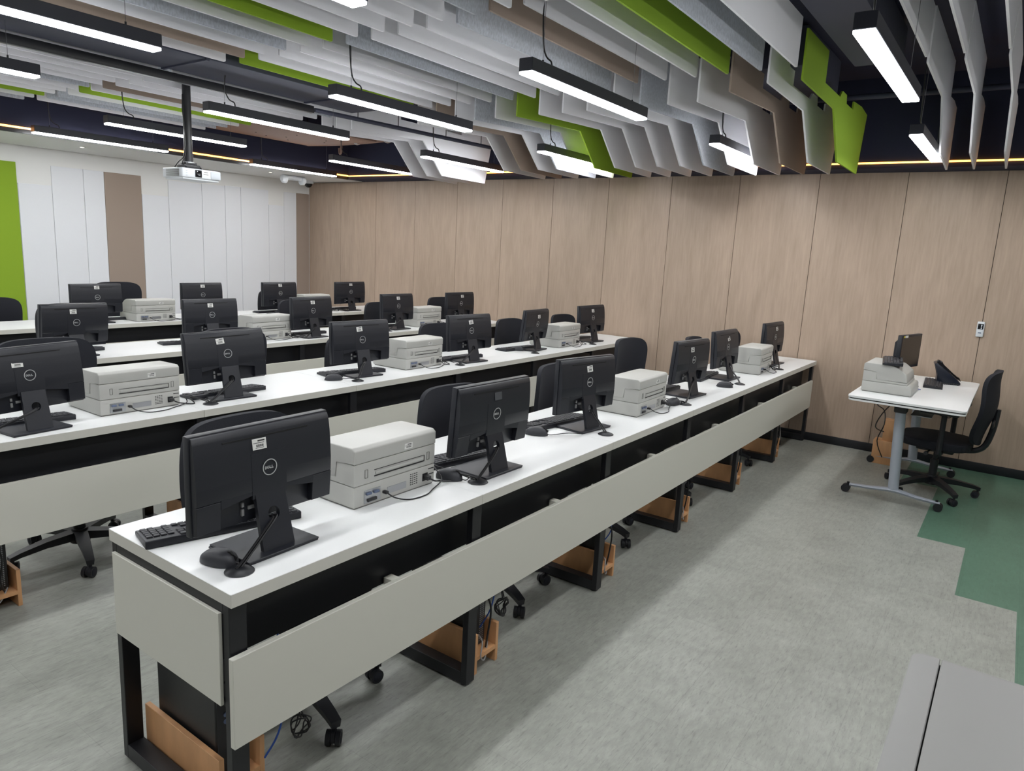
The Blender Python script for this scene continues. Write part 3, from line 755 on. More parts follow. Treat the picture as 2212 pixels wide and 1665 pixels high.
def printer_cables(t, gx, gy, amt=1.0):
    M = Matrix.Rotation(-t.rotation_euler.z, 3, 'Z')
    g = M @ (Vector((gx, gy, 0))-Vector((t.location.x, t.location.y, 0)))
    MB().box((0.141, -0.152, 0.036), (0.020, 0.024, 0.016), 0.003).build('power_plug', 'plug_dark', t)
    d = g.x-0.15
    MB().tube([(0.141, -0.162, 0.036), (0.160, -0.172, 0.024), (0.15+d*0.35, -0.150, 0.008), (0.15+d*0.62, -0.175, 0.006), (0.15+d*0.72, -0.11, 0.022), (0.15+d*0.88, g.y+0.01, 0.024), (g.x-0.005, g.y+0.004, 0.010)], 0.0032, 6, 5).build('power_cable', 'cable_black', t)
    MB().box((-0.062, -0.150, 0.033), (0.013, 0.020, 0.010), 0.002).build('data_plug', 'plug_dark', t)
    MB().tube([(-0.062, -0.158, 0.032), (-0.045, -0.180, 0.016), (0.0, -0.203, 0.004), (0.07, -0.212, 0.004), (0.13, -0.190, 0.005), (0.15+d*0.45, -0.150, 0.010), (0.15+d*0.55, -0.105, 0.035), (0.15+d*0.8, -0.07, 0.030), (g.x-0.008, g.y+0.006, 0.010)], 0.0024, 6, 5).build('data_cable', 'cable_black', t)
PR = [(0, 0.765, 0.345, 0, 'grey white passbook printer nearest the camera on the front desk'),
      (0, 2.700, 0.290, 1.5, 'grey white passbook printer in the middle of the front desk'),
      (0, 4.760, 0.270, 3, 'grey white passbook printer farthest along the front desk'),
      (1, 0.765, 0.310, 1, 'grey white passbook printer at the left of the second desk row'),
      (1, 2.765, 0.320, 1.5, 'grey white passbook printer in the middle of the second desk row'),
      (1, 4.690, 0.290, 2, 'grey white passbook printer nearest the wood wall on the second desk row'),
      (2, 2.760, 0.310, 1, 'grey white passbook printer in the middle of the third desk row'),
      (2, 4.740, 0.330, 1, 'grey white passbook printer nearest the wood wall on the third desk row'),
      (3, 2.650, 0.230, 0, 'grey white passbook printer left on the rearmost desk row'),
      (3, 4.640, 0.300, 0, 'grey white passbook printer half hidden at the right on the rearmost row')]
pr0 = make_printer(); prs = []
for i, (row, x, y, yaw, lab) in enumerate(PR):
    t = pr0 if i == 0 else dup(pr0)
    t.location = (x, RY[row]+y, HT); t.rotation_euler = (0, 0, R(yaw)); t['label'] = lab; t['group'] = 'passbook printers'
    prs.append((t, row, x))
# teacher's desk printer copy before cables are added
tpr = dup(pr0, (4.80, -0.735, 0.742), R(180), 'grey white passbook printer on the small table by the wood wall', 'passbook printers')
for t, row, x in prs:
    k = min([q for q in range(0, 7) if grommet_x(q) > x+0.1], key=lambda q: grommet_x(q)-x)
    printer_cables(t, grommet_x(k), RY[row]+0.095)

# ------------------------------------------------------------------ keyboards and mice
def make_keyboard():
    t = thing('keyboard', 'x', 'keyboard')
    # tray: wedge, thicker at the back (-y is the back here, users sit at +y)
    MB().prism([(-0.064, 0.0), (-0.064, 0.022), (-0.060, 0.024), (0.062, 0.012), (0.064, 0.0)], 'x', -0.2205, 0.2205, 0.002, 1).build('case', 'monitor_black', t)
    mb = MB(); rot = Matrix.Rotation(math.atan2(-0.012, 0.122), 3, 'X')
    def key(x, y, w, d=0.0155):
        z = 0.0235-0.098*(y+0.060)+0.002
        mb.box((x, y, z), (w, d, 0.006), 0.0012, rot, 1)
    P = 0.019
    for r in range(6):
        y = -0.050+r*P+(0.0 if r else -0.003)
        x = 0.210
        # main block runs from the left of the user = +x side
        n = 15
        if r == 5:
            for wk in (0.0235, 0.0235, 0.0235, 0.112, 0.0235, 0.0235, 0.0235, 0.0235):
                key(x-wk/2, y, wk-0.003); x -= wk
        else:
            off = [0, 0, 0.009, 0.014, 0.023][r]
            if off: key(x-(P+off)/2, y, P+off-0.003); x -= P+off
            m = 13 if off else 15
            while x-0.210 > -0.268:
                wk = P if x-P-0.210 > -0.268 else 0.275+(x-0.210)
                wk = max(wk, 0.012); key(x-wk/2, y, wk-0.003); x -= P
        if r in (0, 1, 2):
            for c in range(3): key(-0.083-c*P, y, P-0.003)
        if r == 4: key(-0.083-P, y, P-0.003)
        if r == 5:
            for c in range(3): key(-0.083-c*P, y, P-0.003)
        if r in (1, 2, 3, 4, 5):
            for c in range(4):
                if r == 5 and c == 1: continue
                key(-0.148-c*0.0185, y, 0.0155)
    mb.build('keys', 'key_black', t)['kind'] = 'stuff'
    return t
def make_mouse():
    t = thing('mouse', 'x', 'mouse')
    bm = MB().bm; mb = MB(); bm = mb.bm
    # shell, long axis y, front of the mouse at -y
    n, m = 20, 12; rings = []
    for i in range(m+1):
        v = i/m; yy = -0.056+0.112*v
        wv = 0.0305*(1-abs(2*v-1)**3.2)**0.5*(0.93+0.10*math.sin(PI*v)); hv = (0.021+0.017*math.sin(PI*min(1, v*0.85+0.12)))*(1-abs(2*v-1)**5)**0.5
        wv = max(wv, 0.004); hv = max(hv, 0.004); ring = []
        for k in range(n):
            a = PI*k/(n-1)
            ring.append(bm.verts.new((wv*math.copysign(abs(math.cos(a))**0.7, math.cos(a)), yy, 0.002+hv*abs(math.sin(a))**0.75)))
        rings.append(ring)
    for A, B in zip(rings, rings[1:]):
        for k in range(n-1): bm.faces.new((A[k], A[k+1], B[k+1], B[k])).smooth = True
        bm.faces.new((A[0], B[0], B[-1], A[-1]))
    bm.faces.new(rings[0]); bm.faces.new(rings[-1][::-1])
    mb.build('shell', 'key_black', t)
    MB().lathe([(0.006, -0.003), (0.010, -0.003), (0.010, 0.003), (0.006, 0.003)], (0, -0.034, 0.029), 16, 'x').build('scroll_wheel', 'monitor_slot', t)
    MB().box((0, -0.048, 0.024), (0.0012, 0.018, 0.012), 0, Matrix.Rotation(R(20), 3, 'X')).build('button_gap', 'monitor_slot', t)
    return t
kb0 = make_keyboard(); ms0 = make_mouse()
KB = [(0, 0.225, 0.393, -15, 'black keyboard at the near left corner of the front desk'),
      (0, 1.215, 0.345, -9, 'black keyboard behind the printer cables, under the patch marked monitor'),
      (0, 2.075, 0.395, -7, 'black keyboard left of the middle printer on the front desk'),
      (0, 3.300, 0.400, -5, 'black keyboard right of the middle printer on the front desk'),
      (0, 4.110, 0.400, 4, 'black keyboard left of the farthest printer on the front desk'),
      (1, 0.270, 2.030, -6, 'black keyboard at the left picture edge on the second desk row'),
      (1, 1.275, 2.035, 0, 'black keyboard right of the leftmost printer on the second row'),
      (1, 2.230, 2.080, -12, 'black keyboard left of the middle printer on the second row'),
      (1, 3.290, 2.060, -4, 'black keyboard right of the middle printer on the second row'),
      (1, 4.130, 2.090, -5, 'black keyboard left of the last printer on the second row'),
      (1, 5.230, 2.160, 0, 'black keyboard at the wall end of the second desk row'),
      (2, 1.250, 3.880, 0, 'black keyboard at the left on the third desk row'),
      (2, 2.120, 3.840, -10, 'black keyboard left of the first printer on the third row'),
      (2, 3.200, 3.830, 0, 'black keyboard right of the first printer on the third row'),
      (2, 4.220, 3.900, 0, 'black keyboard left of the last printer on the third row'),
      (3, 2.300, 5.600, 0, 'black keyboard left of the first printer on the rearmost row'),
      (3, 4.150, 5.600, 0, 'black keyboard left of the second printer on the rearmost row'),
      (3, 5.150, 5.600, 0, 'black keyboard at the wall end of the rearmost row')]
for i, (row, x, y, yaw, lab) in enumerate(KB):
    t = kb0 if i == 0 else dup(kb0)
    t.location = (x, y, HT); t.rotation_euler = (0, 0, R(yaw)); t['label'] = lab; t['group'] = 'keyboards on the desk rows'
MS = [(0, 0.082, 0.178, 18, 'black mouse beside the nearest cable grommet on the front desk', (0.087, 0.095)),
      (0, 1.035, 0.200, 8, 'black mouse half hidden behind the nearest printer', (1.077, 0.095)),
      (0, 1.815, 0.330, 20, 'black mouse left of the second keyboard pair on the front desk', (1.95, 0.16)),
      (0, 3.000, 0.150, 80, 'black mouse beside the middle printer cables on the front desk', (3.057, 0.095)),
      (0, 3.850, 0.135, 20, 'black mouse lying alone near the front edge of the desk', None),
      (1, 1.975, 1.960, 60, 'black mouse left of the middle printer on the second desk row', (2.067, 1.843)),
      (1, 4.060, 2.035, 40, 'black mouse on the second desk near its last printer', (4.047, 1.843)),
      (3, 4.080, 5.390, 30, 'black mouse on the rearmost desk left of the second printer', None)]
for i, (row, x, y, yaw, lab, g) in enumerate(MS):
    t = ms0 if i == 0 else dup(ms0)
    t.location = (x, y, HT); t.rotation_euler = (0, 0, R(yaw)); t['label'] = lab; t['group'] = 'mice on the desk rows'
    MS[i] = MS[i]+(t,)
for row, x, y, yaw, lab, g, t in MS:
    if not g: continue
    q = Matrix.Rotation(-R(yaw), 3, 'Z') @ Vector((g[0]-x, g[1]-y, 0))
    if q.length < 0.06: q = q*1.25
    MB().tube([(0.0, -0.054, 0.010), (0.005, -0.070, 0.006), (q.x*0.6+0.012, min(-0.07, q.y*0.7), 0.012), (q.x, min(q.y, -0.075), 0.012)], 0.0018, 6).build('cable', 'cable_black', t)

# ------------------------------------------------------------------ task chairs
def make_chair():
    t = thing('office_chair', 'x', 'chair')
    # backrest: curved, rounded top; user faces -y
    mb = MB(); bm = mb.bm; nu, nv = 20, 18
    def pt(u, v, off):
        e = 5.0 if v > 0 else 3.2
        hw = 0.212+0.030*(v*0.5+0.5)
        hh = 0.265
        # square to superellipse
        mx = max(abs(u), abs(v)); 
        if mx > 1e-6:
            n = (abs(u/mx)**e+abs(v/mx)**e)**(1/e); s = mx/n*1.0
            x, z = u/mx*s, v/mx*s
        else: x = z = 0
        X = x*hw*1.0; Z = z*hh
        Y = 0.255+0.055*((Z+hh)/(2*hh))**1.6+0.02*math.cos(PI*Z/hh)-0.055*(x*x)+off
        return (X, Y, 0.755+Z)
    L = []
    for off in (0.0, 0.026):
        L.append([[bm.verts.new(pt(-1+2*i/nu, -1+2*j/nv, off+(0.0))) for i in range(nu+1)] for j in range(nv+1)])
    for s, G in enumerate(L):
        for j in range(nv):
            for i in range(nu):
                q = (G[j][i], G[j][i+1], G[j+1][i+1], G[j+1][i])
                f = bm.faces.new(q if s == 0 else q[::-1]); f.smooth = True
    def rim(G): return [G[0][i] for i in range(nu+1)]+[G[j][nu] for j in range(1, nv+1)]+[G[nv][i] for i in range(nu-1, -1, -1)]+[G[j][0] for j in range(nv-1, 0, -1)]
    A, B = rim(L[0]), rim(L[1]); n = len(A)
    for i in range(n): bm.faces.new((A[i], A[(i+1) % n], B[(i+1) % n], B[i])).smooth = True
    mb.build('backrest', 'chair_mesh', t)
    mb = MB(); mb.tube([(0, 0.02, 0.40), (0, 0.17, 0.39), (0, 0.275, 0.43), (0, 0.315, 0.56), (0, 0.325, 0.72)], 0.020, 8); mb.box((0, 0.318, 0.62), (0.20, 0.014, 0.05), 0.006)
    mb.build('back_support', 'chair_plastic', t)
    mb = MB(); o = []
    for k in range(28):
        a = 2*PI*k/28; c, s = math.cos(a), math.sin(a); o.append((0.235*math.copysign(abs(c)**0.55, c), 0.225*math.copysign(abs(s)**0.55, s)-0.01))
    mb.prism(o, 'z', 0.435, 0.495, 0.018, 3); mb.build('seat', 'chair_mesh', t)
    mb = MB(); mb.box((0, 0.0, 0.415), (0.20, 0.24, 0.045), 0.012); mb.cyl((0.10, -0.02, 0.41), (0.22, -0.03, 0.405), 0.006); mb.cyl((0.22, -0.03, 0.405), (0.25, -0.03, 0.405), 0.014, seg=10); mb.build('seat_mechanism', 'chair_plastic', t)
    mb = MB(); mb.cyl((0, 0, 0.06), (0, 0, 0.25), 0.027); mb.cyl((0, 0, 0.24), (0, 0, 0.40), 0.015); mb.build('gas_lift', 'chair_plastic', t)
    mb = MB(); mb.cyl((0, 0, 0.065), (0, 0, 0.135), 0.045, 0.036)
    for k in range(5):
        a = R(90+72*k+20); d = Vector((math.cos(a), math.sin(a), 0)); s = Vector((-d.y, d.x, 0))
        prof = [(0.03, 0.125, 0.030, 0.045), (0.16, 0.115, 0.025, 0.034), (0.27, 0.095, 0.020, 0.026), (0.315, 0.082, 0.018, 0.024)]
        rg = []
        for r_, z_, hw_, th in prof:
            c = d*r_
            rg.append([mb.bm.verts.new((c+s*hw_)[:2]+(z_,)), mb.bm.verts.new((c-s*hw_)[:2]+(z_,)), mb.bm.verts.new((c-s*hw_*0.8)[:2]+(z_-th,)), mb.bm.verts.new((c+s*hw_*0.8)[:2]+(z_-th,))])
        for A, B in zip(rg, rg[1:]):
            for q in range(4): mb.bm.faces.new((A[q], A[(q+1) % 4], B[(q+1) % 4], B[q]))
        mb.bm.faces.new(rg[0][::-1]); mb.bm.faces.new(rg[-1])
    mb.build('star_base', 'chair_plastic', t)
    for k in range(5):
        a = R(90+72*k+20); c = Vector((math.cos(a), math.sin(a), 0))*0.303
        b = a+R(70+40*((k*37) % 5)); ax = Vector((math.cos(b), math.sin(b), 0)); fw = Vector((-ax.y, ax.x, 0))*0.012
        mb = MB(); mb.cyl(c+Vector((0, 0, 0.045)), c+Vector((0, 0, 0.075)), 0.008, seg=10)
        q = c+fw
        mb.cyl(q+Vector((0, 0, 0.030))-ax*0.006, q+Vector((0, 0, 0.030))+ax*0.006, 0.022, seg=14); mb.mi = 0
        ws = mb.build('caster', 'chair_plastic', t)
        for s in (-1, 1):
            w = MB(); w.cyl(q+Vector((0, 0, 0.0255))+ax*0.008*s, q+Vector((0, 0, 0.0255))+ax*0.024*s, 0.0255, seg=20)
            w.mi = 1; w.cyl(q+Vector((0, 0, 0.0255))+ax*0.0241*s, q+Vector((0, 0, 0.0255))+ax*0.0252*s, 0.018, 0.016, seg=20); w.build('wheel', ['chair_plastic', 'chair_mesh'], ws)
    return t
ch0 = make_chair()
CH = [ # x, y, yaw, raise, label
 (0.52, 0.455, 4, -0.04, 'black office chair behind the near left monitor of the front desk'),
 (1.63, 0.450, -6, -0.075, 'black office chair behind the patch marked monitor of the front desk'),
 (2.60, 0.455, 3, -0.065, 'black office chair behind the monitor left of the middle printer, front desk'),
 (3.53, 0.455, 0, 0.02, 'black office chair standing tall behind the middle printer of the front desk'),
 (4.73, 0.45, 5, -0.05, 'black office chair mostly hidden behind the fourth monitor of the front desk'),
 (5.62, 0.46, 0, -0.05, 'black office chair peeping out behind the fifth monitor of the front desk'),
 (0.57, 2.200, 0, 0.03, 'black office chair with wide back at the left picture edge, second row'),
 (1.60, 2.200, 0, 0.02, 'black office chair behind the second monitor of the second row'),
 (2.55, 2.200, 0, -0.09, 'black office chair low behind the middle printer of the second row'),
 (3.49, 2.200, 0, -0.05, 'black office chair right of the middle printer, second row'),
 (4.52, 2.200, 0, -0.06, 'black office chair left of the slim turned monitor, second row'),
 (5.46, 2.200, 0, -0.06, 'black office chair nearest the wood wall, second row'),
 (1.42, 3.950, 0, 0.03, 'black office chair behind the leftmost monitor of the third row'),
 (2.50, 3.950, 0, -0.10, 'black office chair hidden behind the first printer of the third row'),
 (3.44, 3.950, 0, 0.005, 'black office chair left behind the third monitor of the third row'),
 (4.52, 3.950, 0, -0.05, 'black office chair left of the fourth monitor, third row'),
 (5.50, 3.950, 0, -0.02, 'black office chair beside the wall end monitor, third row'),
 (1.50, 5.700, 0, -0.07, 'black office chair in front of the green wall panel, left edge'),
 (2.59, 5.700, 0, 0.06, 'black office chair in front of the brown wall panel, rearmost row'),
 (4.44, 5.700, 0, -0.05, 'black office chair peeping out left of the third rear monitor')]
chairs = []
for i, (x, y, yaw, dz, lab) in enumerate(CH):
    t = ch0 if i == 0 else dup(ch0)
    t.location = (x, y, 0); t.rotation_euler = (0, 0, R(yaw)); t['label'] = lab; t['group'] = 'office chairs at the desk rows'
    chairs.append((t, dz))
tch = dup(ch0, (5.02, -1.09, 0), R(176), 'black office chair seen from the side at the small table by the wood wall', 'office chairs')
chairs.append((tch, -0.07))
for sx in (-1, 1):
    am = MB(); am.tube([(sx*0.16, 0.05, 0.345), (sx*0.26, 0.05, 0.35), (sx*0.27, 0.05, 0.42), (sx*0.27, 0.05, 0.63)], 0.018, 10)
    am.box((sx*0.27, 0.02, 0.645), (0.075, 0.24, 0.03), 0.012); am.build('armrest', 'chair_plastic', tch)
for t, dz in chairs:
    for o in [c for c in C.objects if c.parent == t]:
        if o.name.split('.')[0] in ('backrest', 'back_support', 'seat', 'seat_mechanism'): o.location = (0, 0, dz)
        if o.name.split('.')[0] == 'back_support': o.location = (0, 0, dz*0.5)

# ------------------------------------------------------------------ computers on beech stands under the benches
def make_stand():
    t = thing('computer_stand', 'x', 'computer stand')
    MB().b2(0.0, 0.016, 0.0, 0.40, 0, 0.165, 0.001, 1).build('side_board', 'beech', t)
    MB().b2(0.130, 0.146, 0.0, 0.40, 0, 0.165, 0.001, 1).build('side_board', 'beech', t)
    MB().b2(0.0161, 0.1299, 0.0, 0.40, 0.055, 0.071).build('shelf', 'beech', t)
    return t
def make_pc():
    t = thing('computer', 'x', 'computer')
    MB().b2(0.0, 0.095, 0.0, 0.31, 0.0, 0.29, 0.003, 1).build('case', 'pc_black', t)
    MB().b2(0.004, 0.091, -0.003, 0.0005, 0.004, 0.286).build('rear_plate', 'plug_dark', t)
    mb = MB()
    for j in range(22): 
        for i in range(3): mb.box((0.060+i*0.009, -0.0035, 0.02+j*0.0085), (0.005, 0.002, 0.0045))
    mb.build('vent', 'port_metal', t)
    mb = MB()
    for c, z in (('a', 0.19), ('b', 0.168)): mb.lathe([(0.004, 0), (0.007, 0), (0.007, -0.003), (0.004, -0.003)], (0.03, -0.003, z), 14, 'y')
    mb.build('round_port', 'port_blue', t)
    mb = MB(); mb.box((0.03, -0.012, 0.235), (0.022, 0.024, 0.016), 0.003); mb.tube([(0.03, -0.022, 0.235), (0.045, -0.05, 0.22), (0.06, -0.055, 0.16), (0.05, -0.05, 0.06), (0.07, -0.03, 0.0)], 0.004); mb.build('power_cable', 'cable_black', t)
    mb = MB(); mb.tube([(0.05, -0.005, 0.05), (0.02, -0.05, 0.05), (0.0, -0.06, 0.0), (0.04, -0.05, -0.03), (0.08, -0.03, 0.02)], 0.0028); mb.build('data_cable', 'cable_grey', t)
    return t
st0 = make_stand(); pc0 = make_pc()
place = []
for k in range(6):
    place.append((0, k))
for k in (-1, 0, 1, 2): place.append((1, k))
w6 = ['first', 'second', 'third', 'fourth', 'fifth', 'sixth']
for n, (row, k) in enumerate(place):
    x = k*WST+0.05 if k else 0.062
    if row and not k: x = 0.035
    y = RY[row]+(0.175 if (row, k) == (0, 0) else (0.09 if row else 0.04))
    if row == 0: lab = 'beech computer stand under the front desk, %s from the near left end' % w6[k]
    else: lab = 'beech computer stand under the second desk row, %s from the left' % w6[k+1]
    s = st0 if n == 0 else dup(st0); s.location = (x, y, 0); s['label'] = lab; s['group'] = 'beech computer stands'
    c = pc0 if n == 0 else dup(pc0); c.location = (x+0.0225, y+0.05, 0.072); c['label'] = lab.replace('beech computer stand', 'black computer tower'); c['group'] = 'computer towers'
# loose cables by the stands
def cable_bundle(x, y, z, r, n, lab, blue=True):
    t = thing('cable_coil', lab, 'cable', (x, y, z), 0, 'loose cables under the front desk')
    mb = MB()
    for i in range(n):
        pts = []; rr = r*(0.7+0.35*random.random()); ph = random.random()*6
        for j in range(13):
            a = ph+2*PI*j/12; pts.append((rr*math.cos(a)+random.uniform(-.003, .003), 0.012*math.sin(a*2+ph), rr*math.sin(a)*1.1))
        mb.tube(pts, 0.0022, 6, 3)
    mb.tube([(0, 0, r), (-0.005, 0.01, r+0.06), (-0.02, 0.05, 0.52-z)], 0.0025); mb.tube([(0.01, 0, r), (0.0, 0.01, r+0.06), (-0.01, 0.05, 0.52-z)], 0.0025)
    mb.build('coil', 'cable_black', t)
    if blue: MB().tube([(-0.06, 0.02, 0.52-z), (-0.055, 0.0, 0.12), (-0.075, 0.0, 0.02), (-0.10, 0.03, -0.06)], 0.003).build('blue_cable', 'cable_blue', t)
cable_bundle(1.21, 0.05, 0.215, 0.035, 6, 'tangled coil of black cables hanging beside the second beech stand')
cable_bundle(0.27, 0.09, 0.20, 0.030, 4, 'tangled black and blue cables by the nearest computer tower')
tag(MB().tube([(2.10, 0.12, 0.52), (2.13, 0.08, 0.35), (2.16, 0.07, 0.24), (2.12, 0.10, 0.17)], 0.003).build('cable', 'cable_blue'), 'thin blue cable hanging behind the third leg frame of the front desk', 'cable')
tag(MB().tube([(5.10, 0.10, 0.52), (5.12, 0.06, 0.30), (5.15, 0.05, 0.15), (5.10, 0.10, 0.05)], 0.004).build('cable', 'cable_grey'), 'pale grey cable hanging near the wall end under the front desk', 'cable')

# ------------------------------------------------------------------ table by the wood wall
def side_table():
    t = thing('side_table', 'white topped folding table with silver legs on casters by the wood wall', 'table', (0, 0, 0))
    def rr(x0, x1, y0, y1, r=0.03):
        o = []
        for cx, cy, a0 in ((x1-r, y1-r, 0), (x0+r, y1-r, 90), (x0+r, y0+r, 180), (x1-r, y0+r, 270)):
            for k in range(6): a = R(a0+18*k); o.append((cx+r*math.cos(a), cy+r*math.sin(a)))
        return o
    MB().prism(rr(4.34, 5.845, -1.26, -0.56), 'z', 0.728, 0.742, 0.002, 1).build('tabletop', 'white_laminate', t)
    MB().prism(rr(4.346, 5.839, -1.254, -0.566), 'z', 0.720, 0.7281).build('edge_band', 'monitor_slot', t)
    MB().prism(rr(4.343, 5.842, -1.257, -0.563), 'z', 0.708, 0.7201, 0.002, 1).build('tabletop_underside', 'white_laminate', t)
    for x in (4.56, 5.58):
        mb = MB(); mb.tube([(x, -0.90, 0.085), (x, -0.885, 0.36), (x, -0.872, 0.66)], 0.034, 16); mb.build('leg', 'silver_paint', t)
        mb = MB()
        prof = [(-1.19, 0.010, 0.062), (-1.05, 0.017, 0.072), (-0.93, 0.027, 0.090), (-0.87, 0.027, 0.090), (-0.75, 0.017, 0.075), (-0.62, 0.010, 0.066)]
        rg = []
        for y, hw, zt in prof:
            rg.append([mb.bm.verts.new(p) for p in ((x-hw-0.010, y, zt-0.006), (x-hw, y, zt), (x+hw, y, zt), (x+hw+0.010, y, zt-0.006), (x+hw, y, zt-0.02), (x-hw, y, zt-0.02))])
        for A, B in zip(rg, rg[1:]):
            for q in range(6): mb.bm.faces.new((A[q], A[(q+1) % 6], B[(q+1) % 6], B[q]))
        mb.bm.faces.new(rg[0][::-1]); mb.bm.faces.new(rg[-1]); mb.build('foot', 'silver_paint', t)
        mb = MB(); mb.box((x, -0.872, 0.672), (0.09, 0.08, 0.07), 0.01); mb.build('leg_joint', 'plug_dark', t)
        for y in (-1.17, -0.61):
            s = -1 if y < -1 else 1
            c = MB(); c.cyl((x, y, 0.05), (x, y, 0.075), 0.009, seg=10); c.cyl((x-0.006, y+0.01*s, 0.033), (x+0.006, y+0.01*s, 0.033), 0.026)
            c = c.build('caster', 'chair_plastic', t)
            for q in (-1, 1): MB().cyl((x+0.008*q, y+0.012*s, 0.0285), (x+0.026*q, y+0.012*s, 0.0285), 0.0285, seg=20).build('wheel', 'chair_plastic', c)
    mb = MB(); mb.b2(4.62, 5.52, -0.90, -0.85, 0.660, 0.700, 0.004); mb.build('cross_beam', 'black_steel', t)
    MB().b2(4.70, 5.10, -1.05, -0.92, 0.600, 0.607, 0.002).build('cable_shelf', 'port_metal', t)
side_table()
ZT = 0.742
def table_things():
    k = dup(kb0, (4.80, -0.745, ZT+0.2065), R(8), 'black keyboard lying on top of the printer by the wood wall', 'keyboards at the small table')
    MB().tube([(-0.10, -0.06, 0.02), (-0.05, -0.03, 0.035), (0.05, 0.0, 0.034), (0.12, -0.03, 0.032), (0.02, -0.05, 0.034)], 0.003).build('cable', 'cable_black', k)
    dup(kb0, (5.40, -0.975, ZT), R(184), 'black keyboard on the small table in front of its telephone', 'keyboards at the small table')
    m = thing('monitor', 'thin black monitor with a yellow sticker on the small table', 'monitor', (5.08, -0.80, ZT), R(180-13))
    MB().b2(-0.10, 0.10, -0.08, 0.08, 0, 0.010, 0.002, 1).build('stand_base', 'monitor_black', m)
    MB().b2(-0.03, 0.03, -0.020, -0.008, 0.01, 0.20, 0.003, 1).build('neck', 'monitor_black', m)
    h = MB().b2(-0.195, 0.195, -0.012, 0.018, 0.145, 0.395, 0.004).build('casing', 'monitor_black', m)
    MB().prism([(-0.012, 0.37), (-0.04, 0.34), (-0.04, 0.18), (-0.012, 0.16)], 'x', -0.16, 0.16, 0.003, 1).build('rear_housing', 'monitor_black', m)
    MB().b2(-0.180, 0.180, 0.0178, 0.0188, 0.165, 0.380).build('screen', 'screen_off', h)
    MB().b2(0.145, 0.165, 0.0185, 0.0195, 0.378, 0.390).build('yellow_sticker', 'yellow_sticker', h)
    MB().b2(0.085, 0.140, 0.0185, 0.0195, 0.376, 0.392).build('white_sticker', 'sticker_white', h)
    p = thing('telephone', 'dark desk telephone with coiled cord on the small table', 'telephone', (5.60, -1.02, ZT), R(8))
    MB().prism([(-0.11, 0.0), (-0.115, 0.018), (0.055, 0.165), (0.080, 0.150), (0.045, 0.075), (0.050, 0.0)], 'x', -0.09, 0.09, 0.006, 2).build('body', 'phone_navy', p)
    MB().prism([(-0.115, 0.030), (-0.100, 0.062), (-0.055, 0.078), (0.010, 0.134), (0.030, 0.176), (0.062, 0.188), (0.070, 0.166), (0.045, 0.156)], 'x', -0.092, -0.045, 0.008, 3).build('handset', 'gloss_black', p)
    sl = math.atan2(0.147, 0.17)
    MB().box((0.025, -0.003, 0.118), (0.09, 0.075, 0.005), 0.002, Matrix.Rotation(sl, 3, 'X')).build('display', 'printer_seam', p)
    for i in range(4):
        for j in range(3):
            MB().box((0.0+j*0.024, -0.053-i*0.0125, 0.0745-i*0.0108), (0.016, 0.011, 0.006), 0.001, Matrix.Rotation(sl, 3, 'X')).build('key', 'key_black', p)
    pts = []
    for i in range(60):
        a = i*1.3; u = i/59; c = (-0.13+0.02*math.sin(u*7), -0.10+0.16*u, 0.010)
        pts.append((c[0]+0.004*math.cos(a), c[1]+0.006*math.sin(a), 0.010+0.006*math.cos(a)))
    MB().tube(pts, 0.0018, 5, 0).build('coiled_cord', 'cable_black', p)
    q = thing('wood_box', 'tall beech coloured box standing under the small table', 'box', (5.62, -0.68, 0))  # orange wooden computer stand, built as two stacked boxes
    MB().b2(-0.06, 0.06, -0.10, 0.08, 0, 0.20, 0.002).build('box_body', 'beech', q)
    MB().b2(-0.04, 0.04, -0.06, 0.02, 0.2005, 0.38, 0.002).build('box_top', 'beech', q)
    for n_, pts in enumerate([[(4.95, -0.70, 0.71), (5.0, -0.66, 0.60), (5.3, -0.68, 0.50), (5.25, -0.70, 0.40), (5.3, -0.66, 0.25), (5.4, -0.70, 0.1)],
                              [(5.2, -0.75, 0.60), (5.05, -0.70, 0.52), (5.10, -0.66, 0.40), (5.45, -0.68, 0.30)],
                              [(5.75, -1.15, 0.70), (5.78, -1.16, 0.55), (5.70, -1.10, 0.45), (5.60, -1.0, 0.50)]]):
        tag(MB().tube(pts, 0.004).build('cable', 'cable_black'), ['black cable hanging from the left part of the small table', 'looping cable beside the beech coloured box', 'black cable hanging behind the side view office chair'][n_], 'cable')
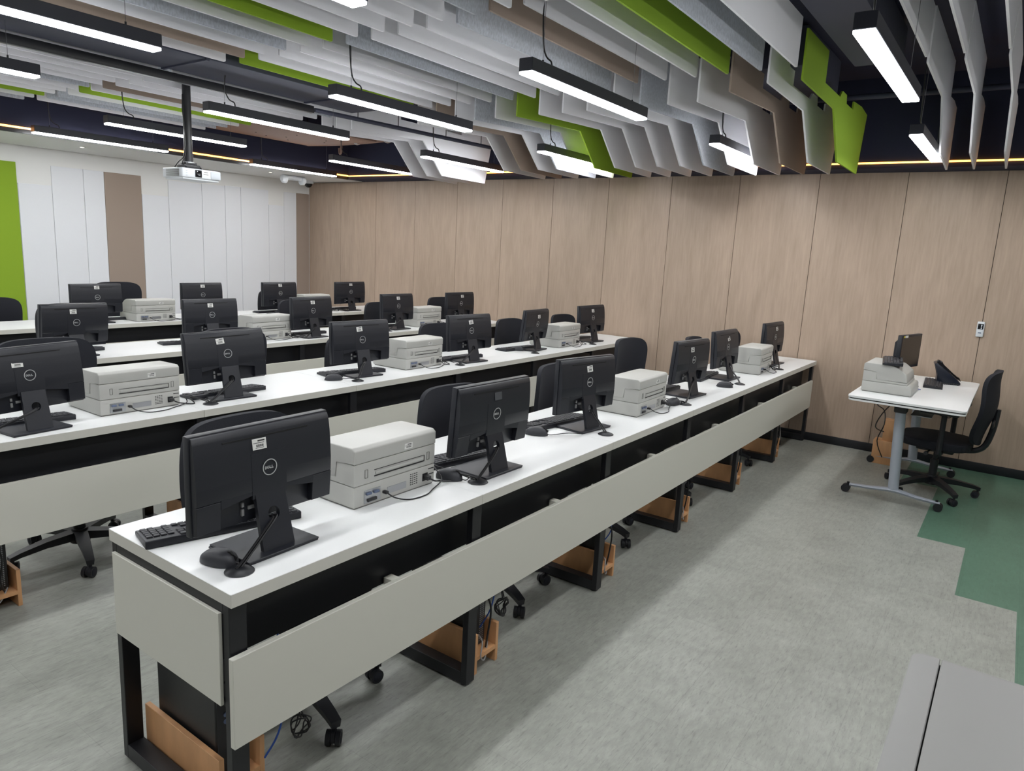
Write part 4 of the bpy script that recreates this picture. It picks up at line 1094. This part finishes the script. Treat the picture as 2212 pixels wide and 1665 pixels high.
    tag(MB().tube([(4.99, -0.93, 0.75), (5.1, -0.86, 0.747), (5.25, -0.84, 0.747), (5.4, -0.87, 0.747)], 0.003).build('cable', 'cable_blue'), 'blue network cable lying on the small table', 'cable')
    r = thing('wall_remote', 'white wall mounted remote control holder on the wood wall', 'remote control', (XW-0.001, -1.195, 1.165))
    MB().b2(-0.020, 0.0, -0.026, 0.026, -0.062, 0.062, 0.008, 3).build('body', 'projector_white', r)
    MB().b2(-0.0215, -0.018, -0.019, 0.019, 0.0, 0.045, 0.001).build('display', 'gloss_black', r)
    mb = MB()
    for z in (0.034, 0.022, 0.010): mb.cyl((-0.023, -0.006, z), (-0.020, -0.006, z), 0.0045, seg=12)
    mb.build('button', 'projector_white', r)
    MB().b2(-0.0215, -0.019, -0.010, 0.012, -0.032, -0.024).build('badge', 'port_blue', r)
table_things()

# ------------------------------------------------------------------ grey machine in the near right corner
def machine():
    t = thing('office_machine', 'blurred light grey machine top in the bottom right corner', 'office machine')
    zt = 1.0; x0, x1, y0, y1 = -0.22, 0.338, -1.95, -1.383
    def rr(x0, x1, y0, y1, r=0.02):
        o = []
        for cx, cy, a0 in ((x1-r, y1-r, 0), (x0+r, y1-r, 90), (x0+r, y0+r, 180), (x1-r, y0+r, 270)):
            for k in range(6): a = R(a0+18*k); o.append((cx+r*math.cos(a), cy+r*math.sin(a)))
        return o
    o_ = [p for p in rr(x0, x1, -1.50, y1) if p[1] > -1.45] + [(x0, -1.4215), (x1, -1.4215)]
    MB().prism(o_, 'z', 0.93, zt, 0.0012, 1).build('rear_strip', 'foreground_grey', t)
    o_ = [p for p in rr(x0, x1, y0, -1.38, 0.02) if p[1] < -1.45]
    o_ = [(x1, -1.4235), (x0, -1.4235)] + o_
    MB().prism(o_, 'z', 0.93, zt, 0.0012, 1).build('lid', 'foreground_grey', t)
    MB().b2(x0+0.012, x1-0.012, y0+0.012, y1-0.012, 0.0, 0.931, 0.004).build('cabinet', 'foreground_grey', t)
    MB().b2(x0+0.005, x1-0.010, -1.4240, -1.4212, 0.95, zt-0.006).build('lid_gap', 'monitor_slot', t)
machine()
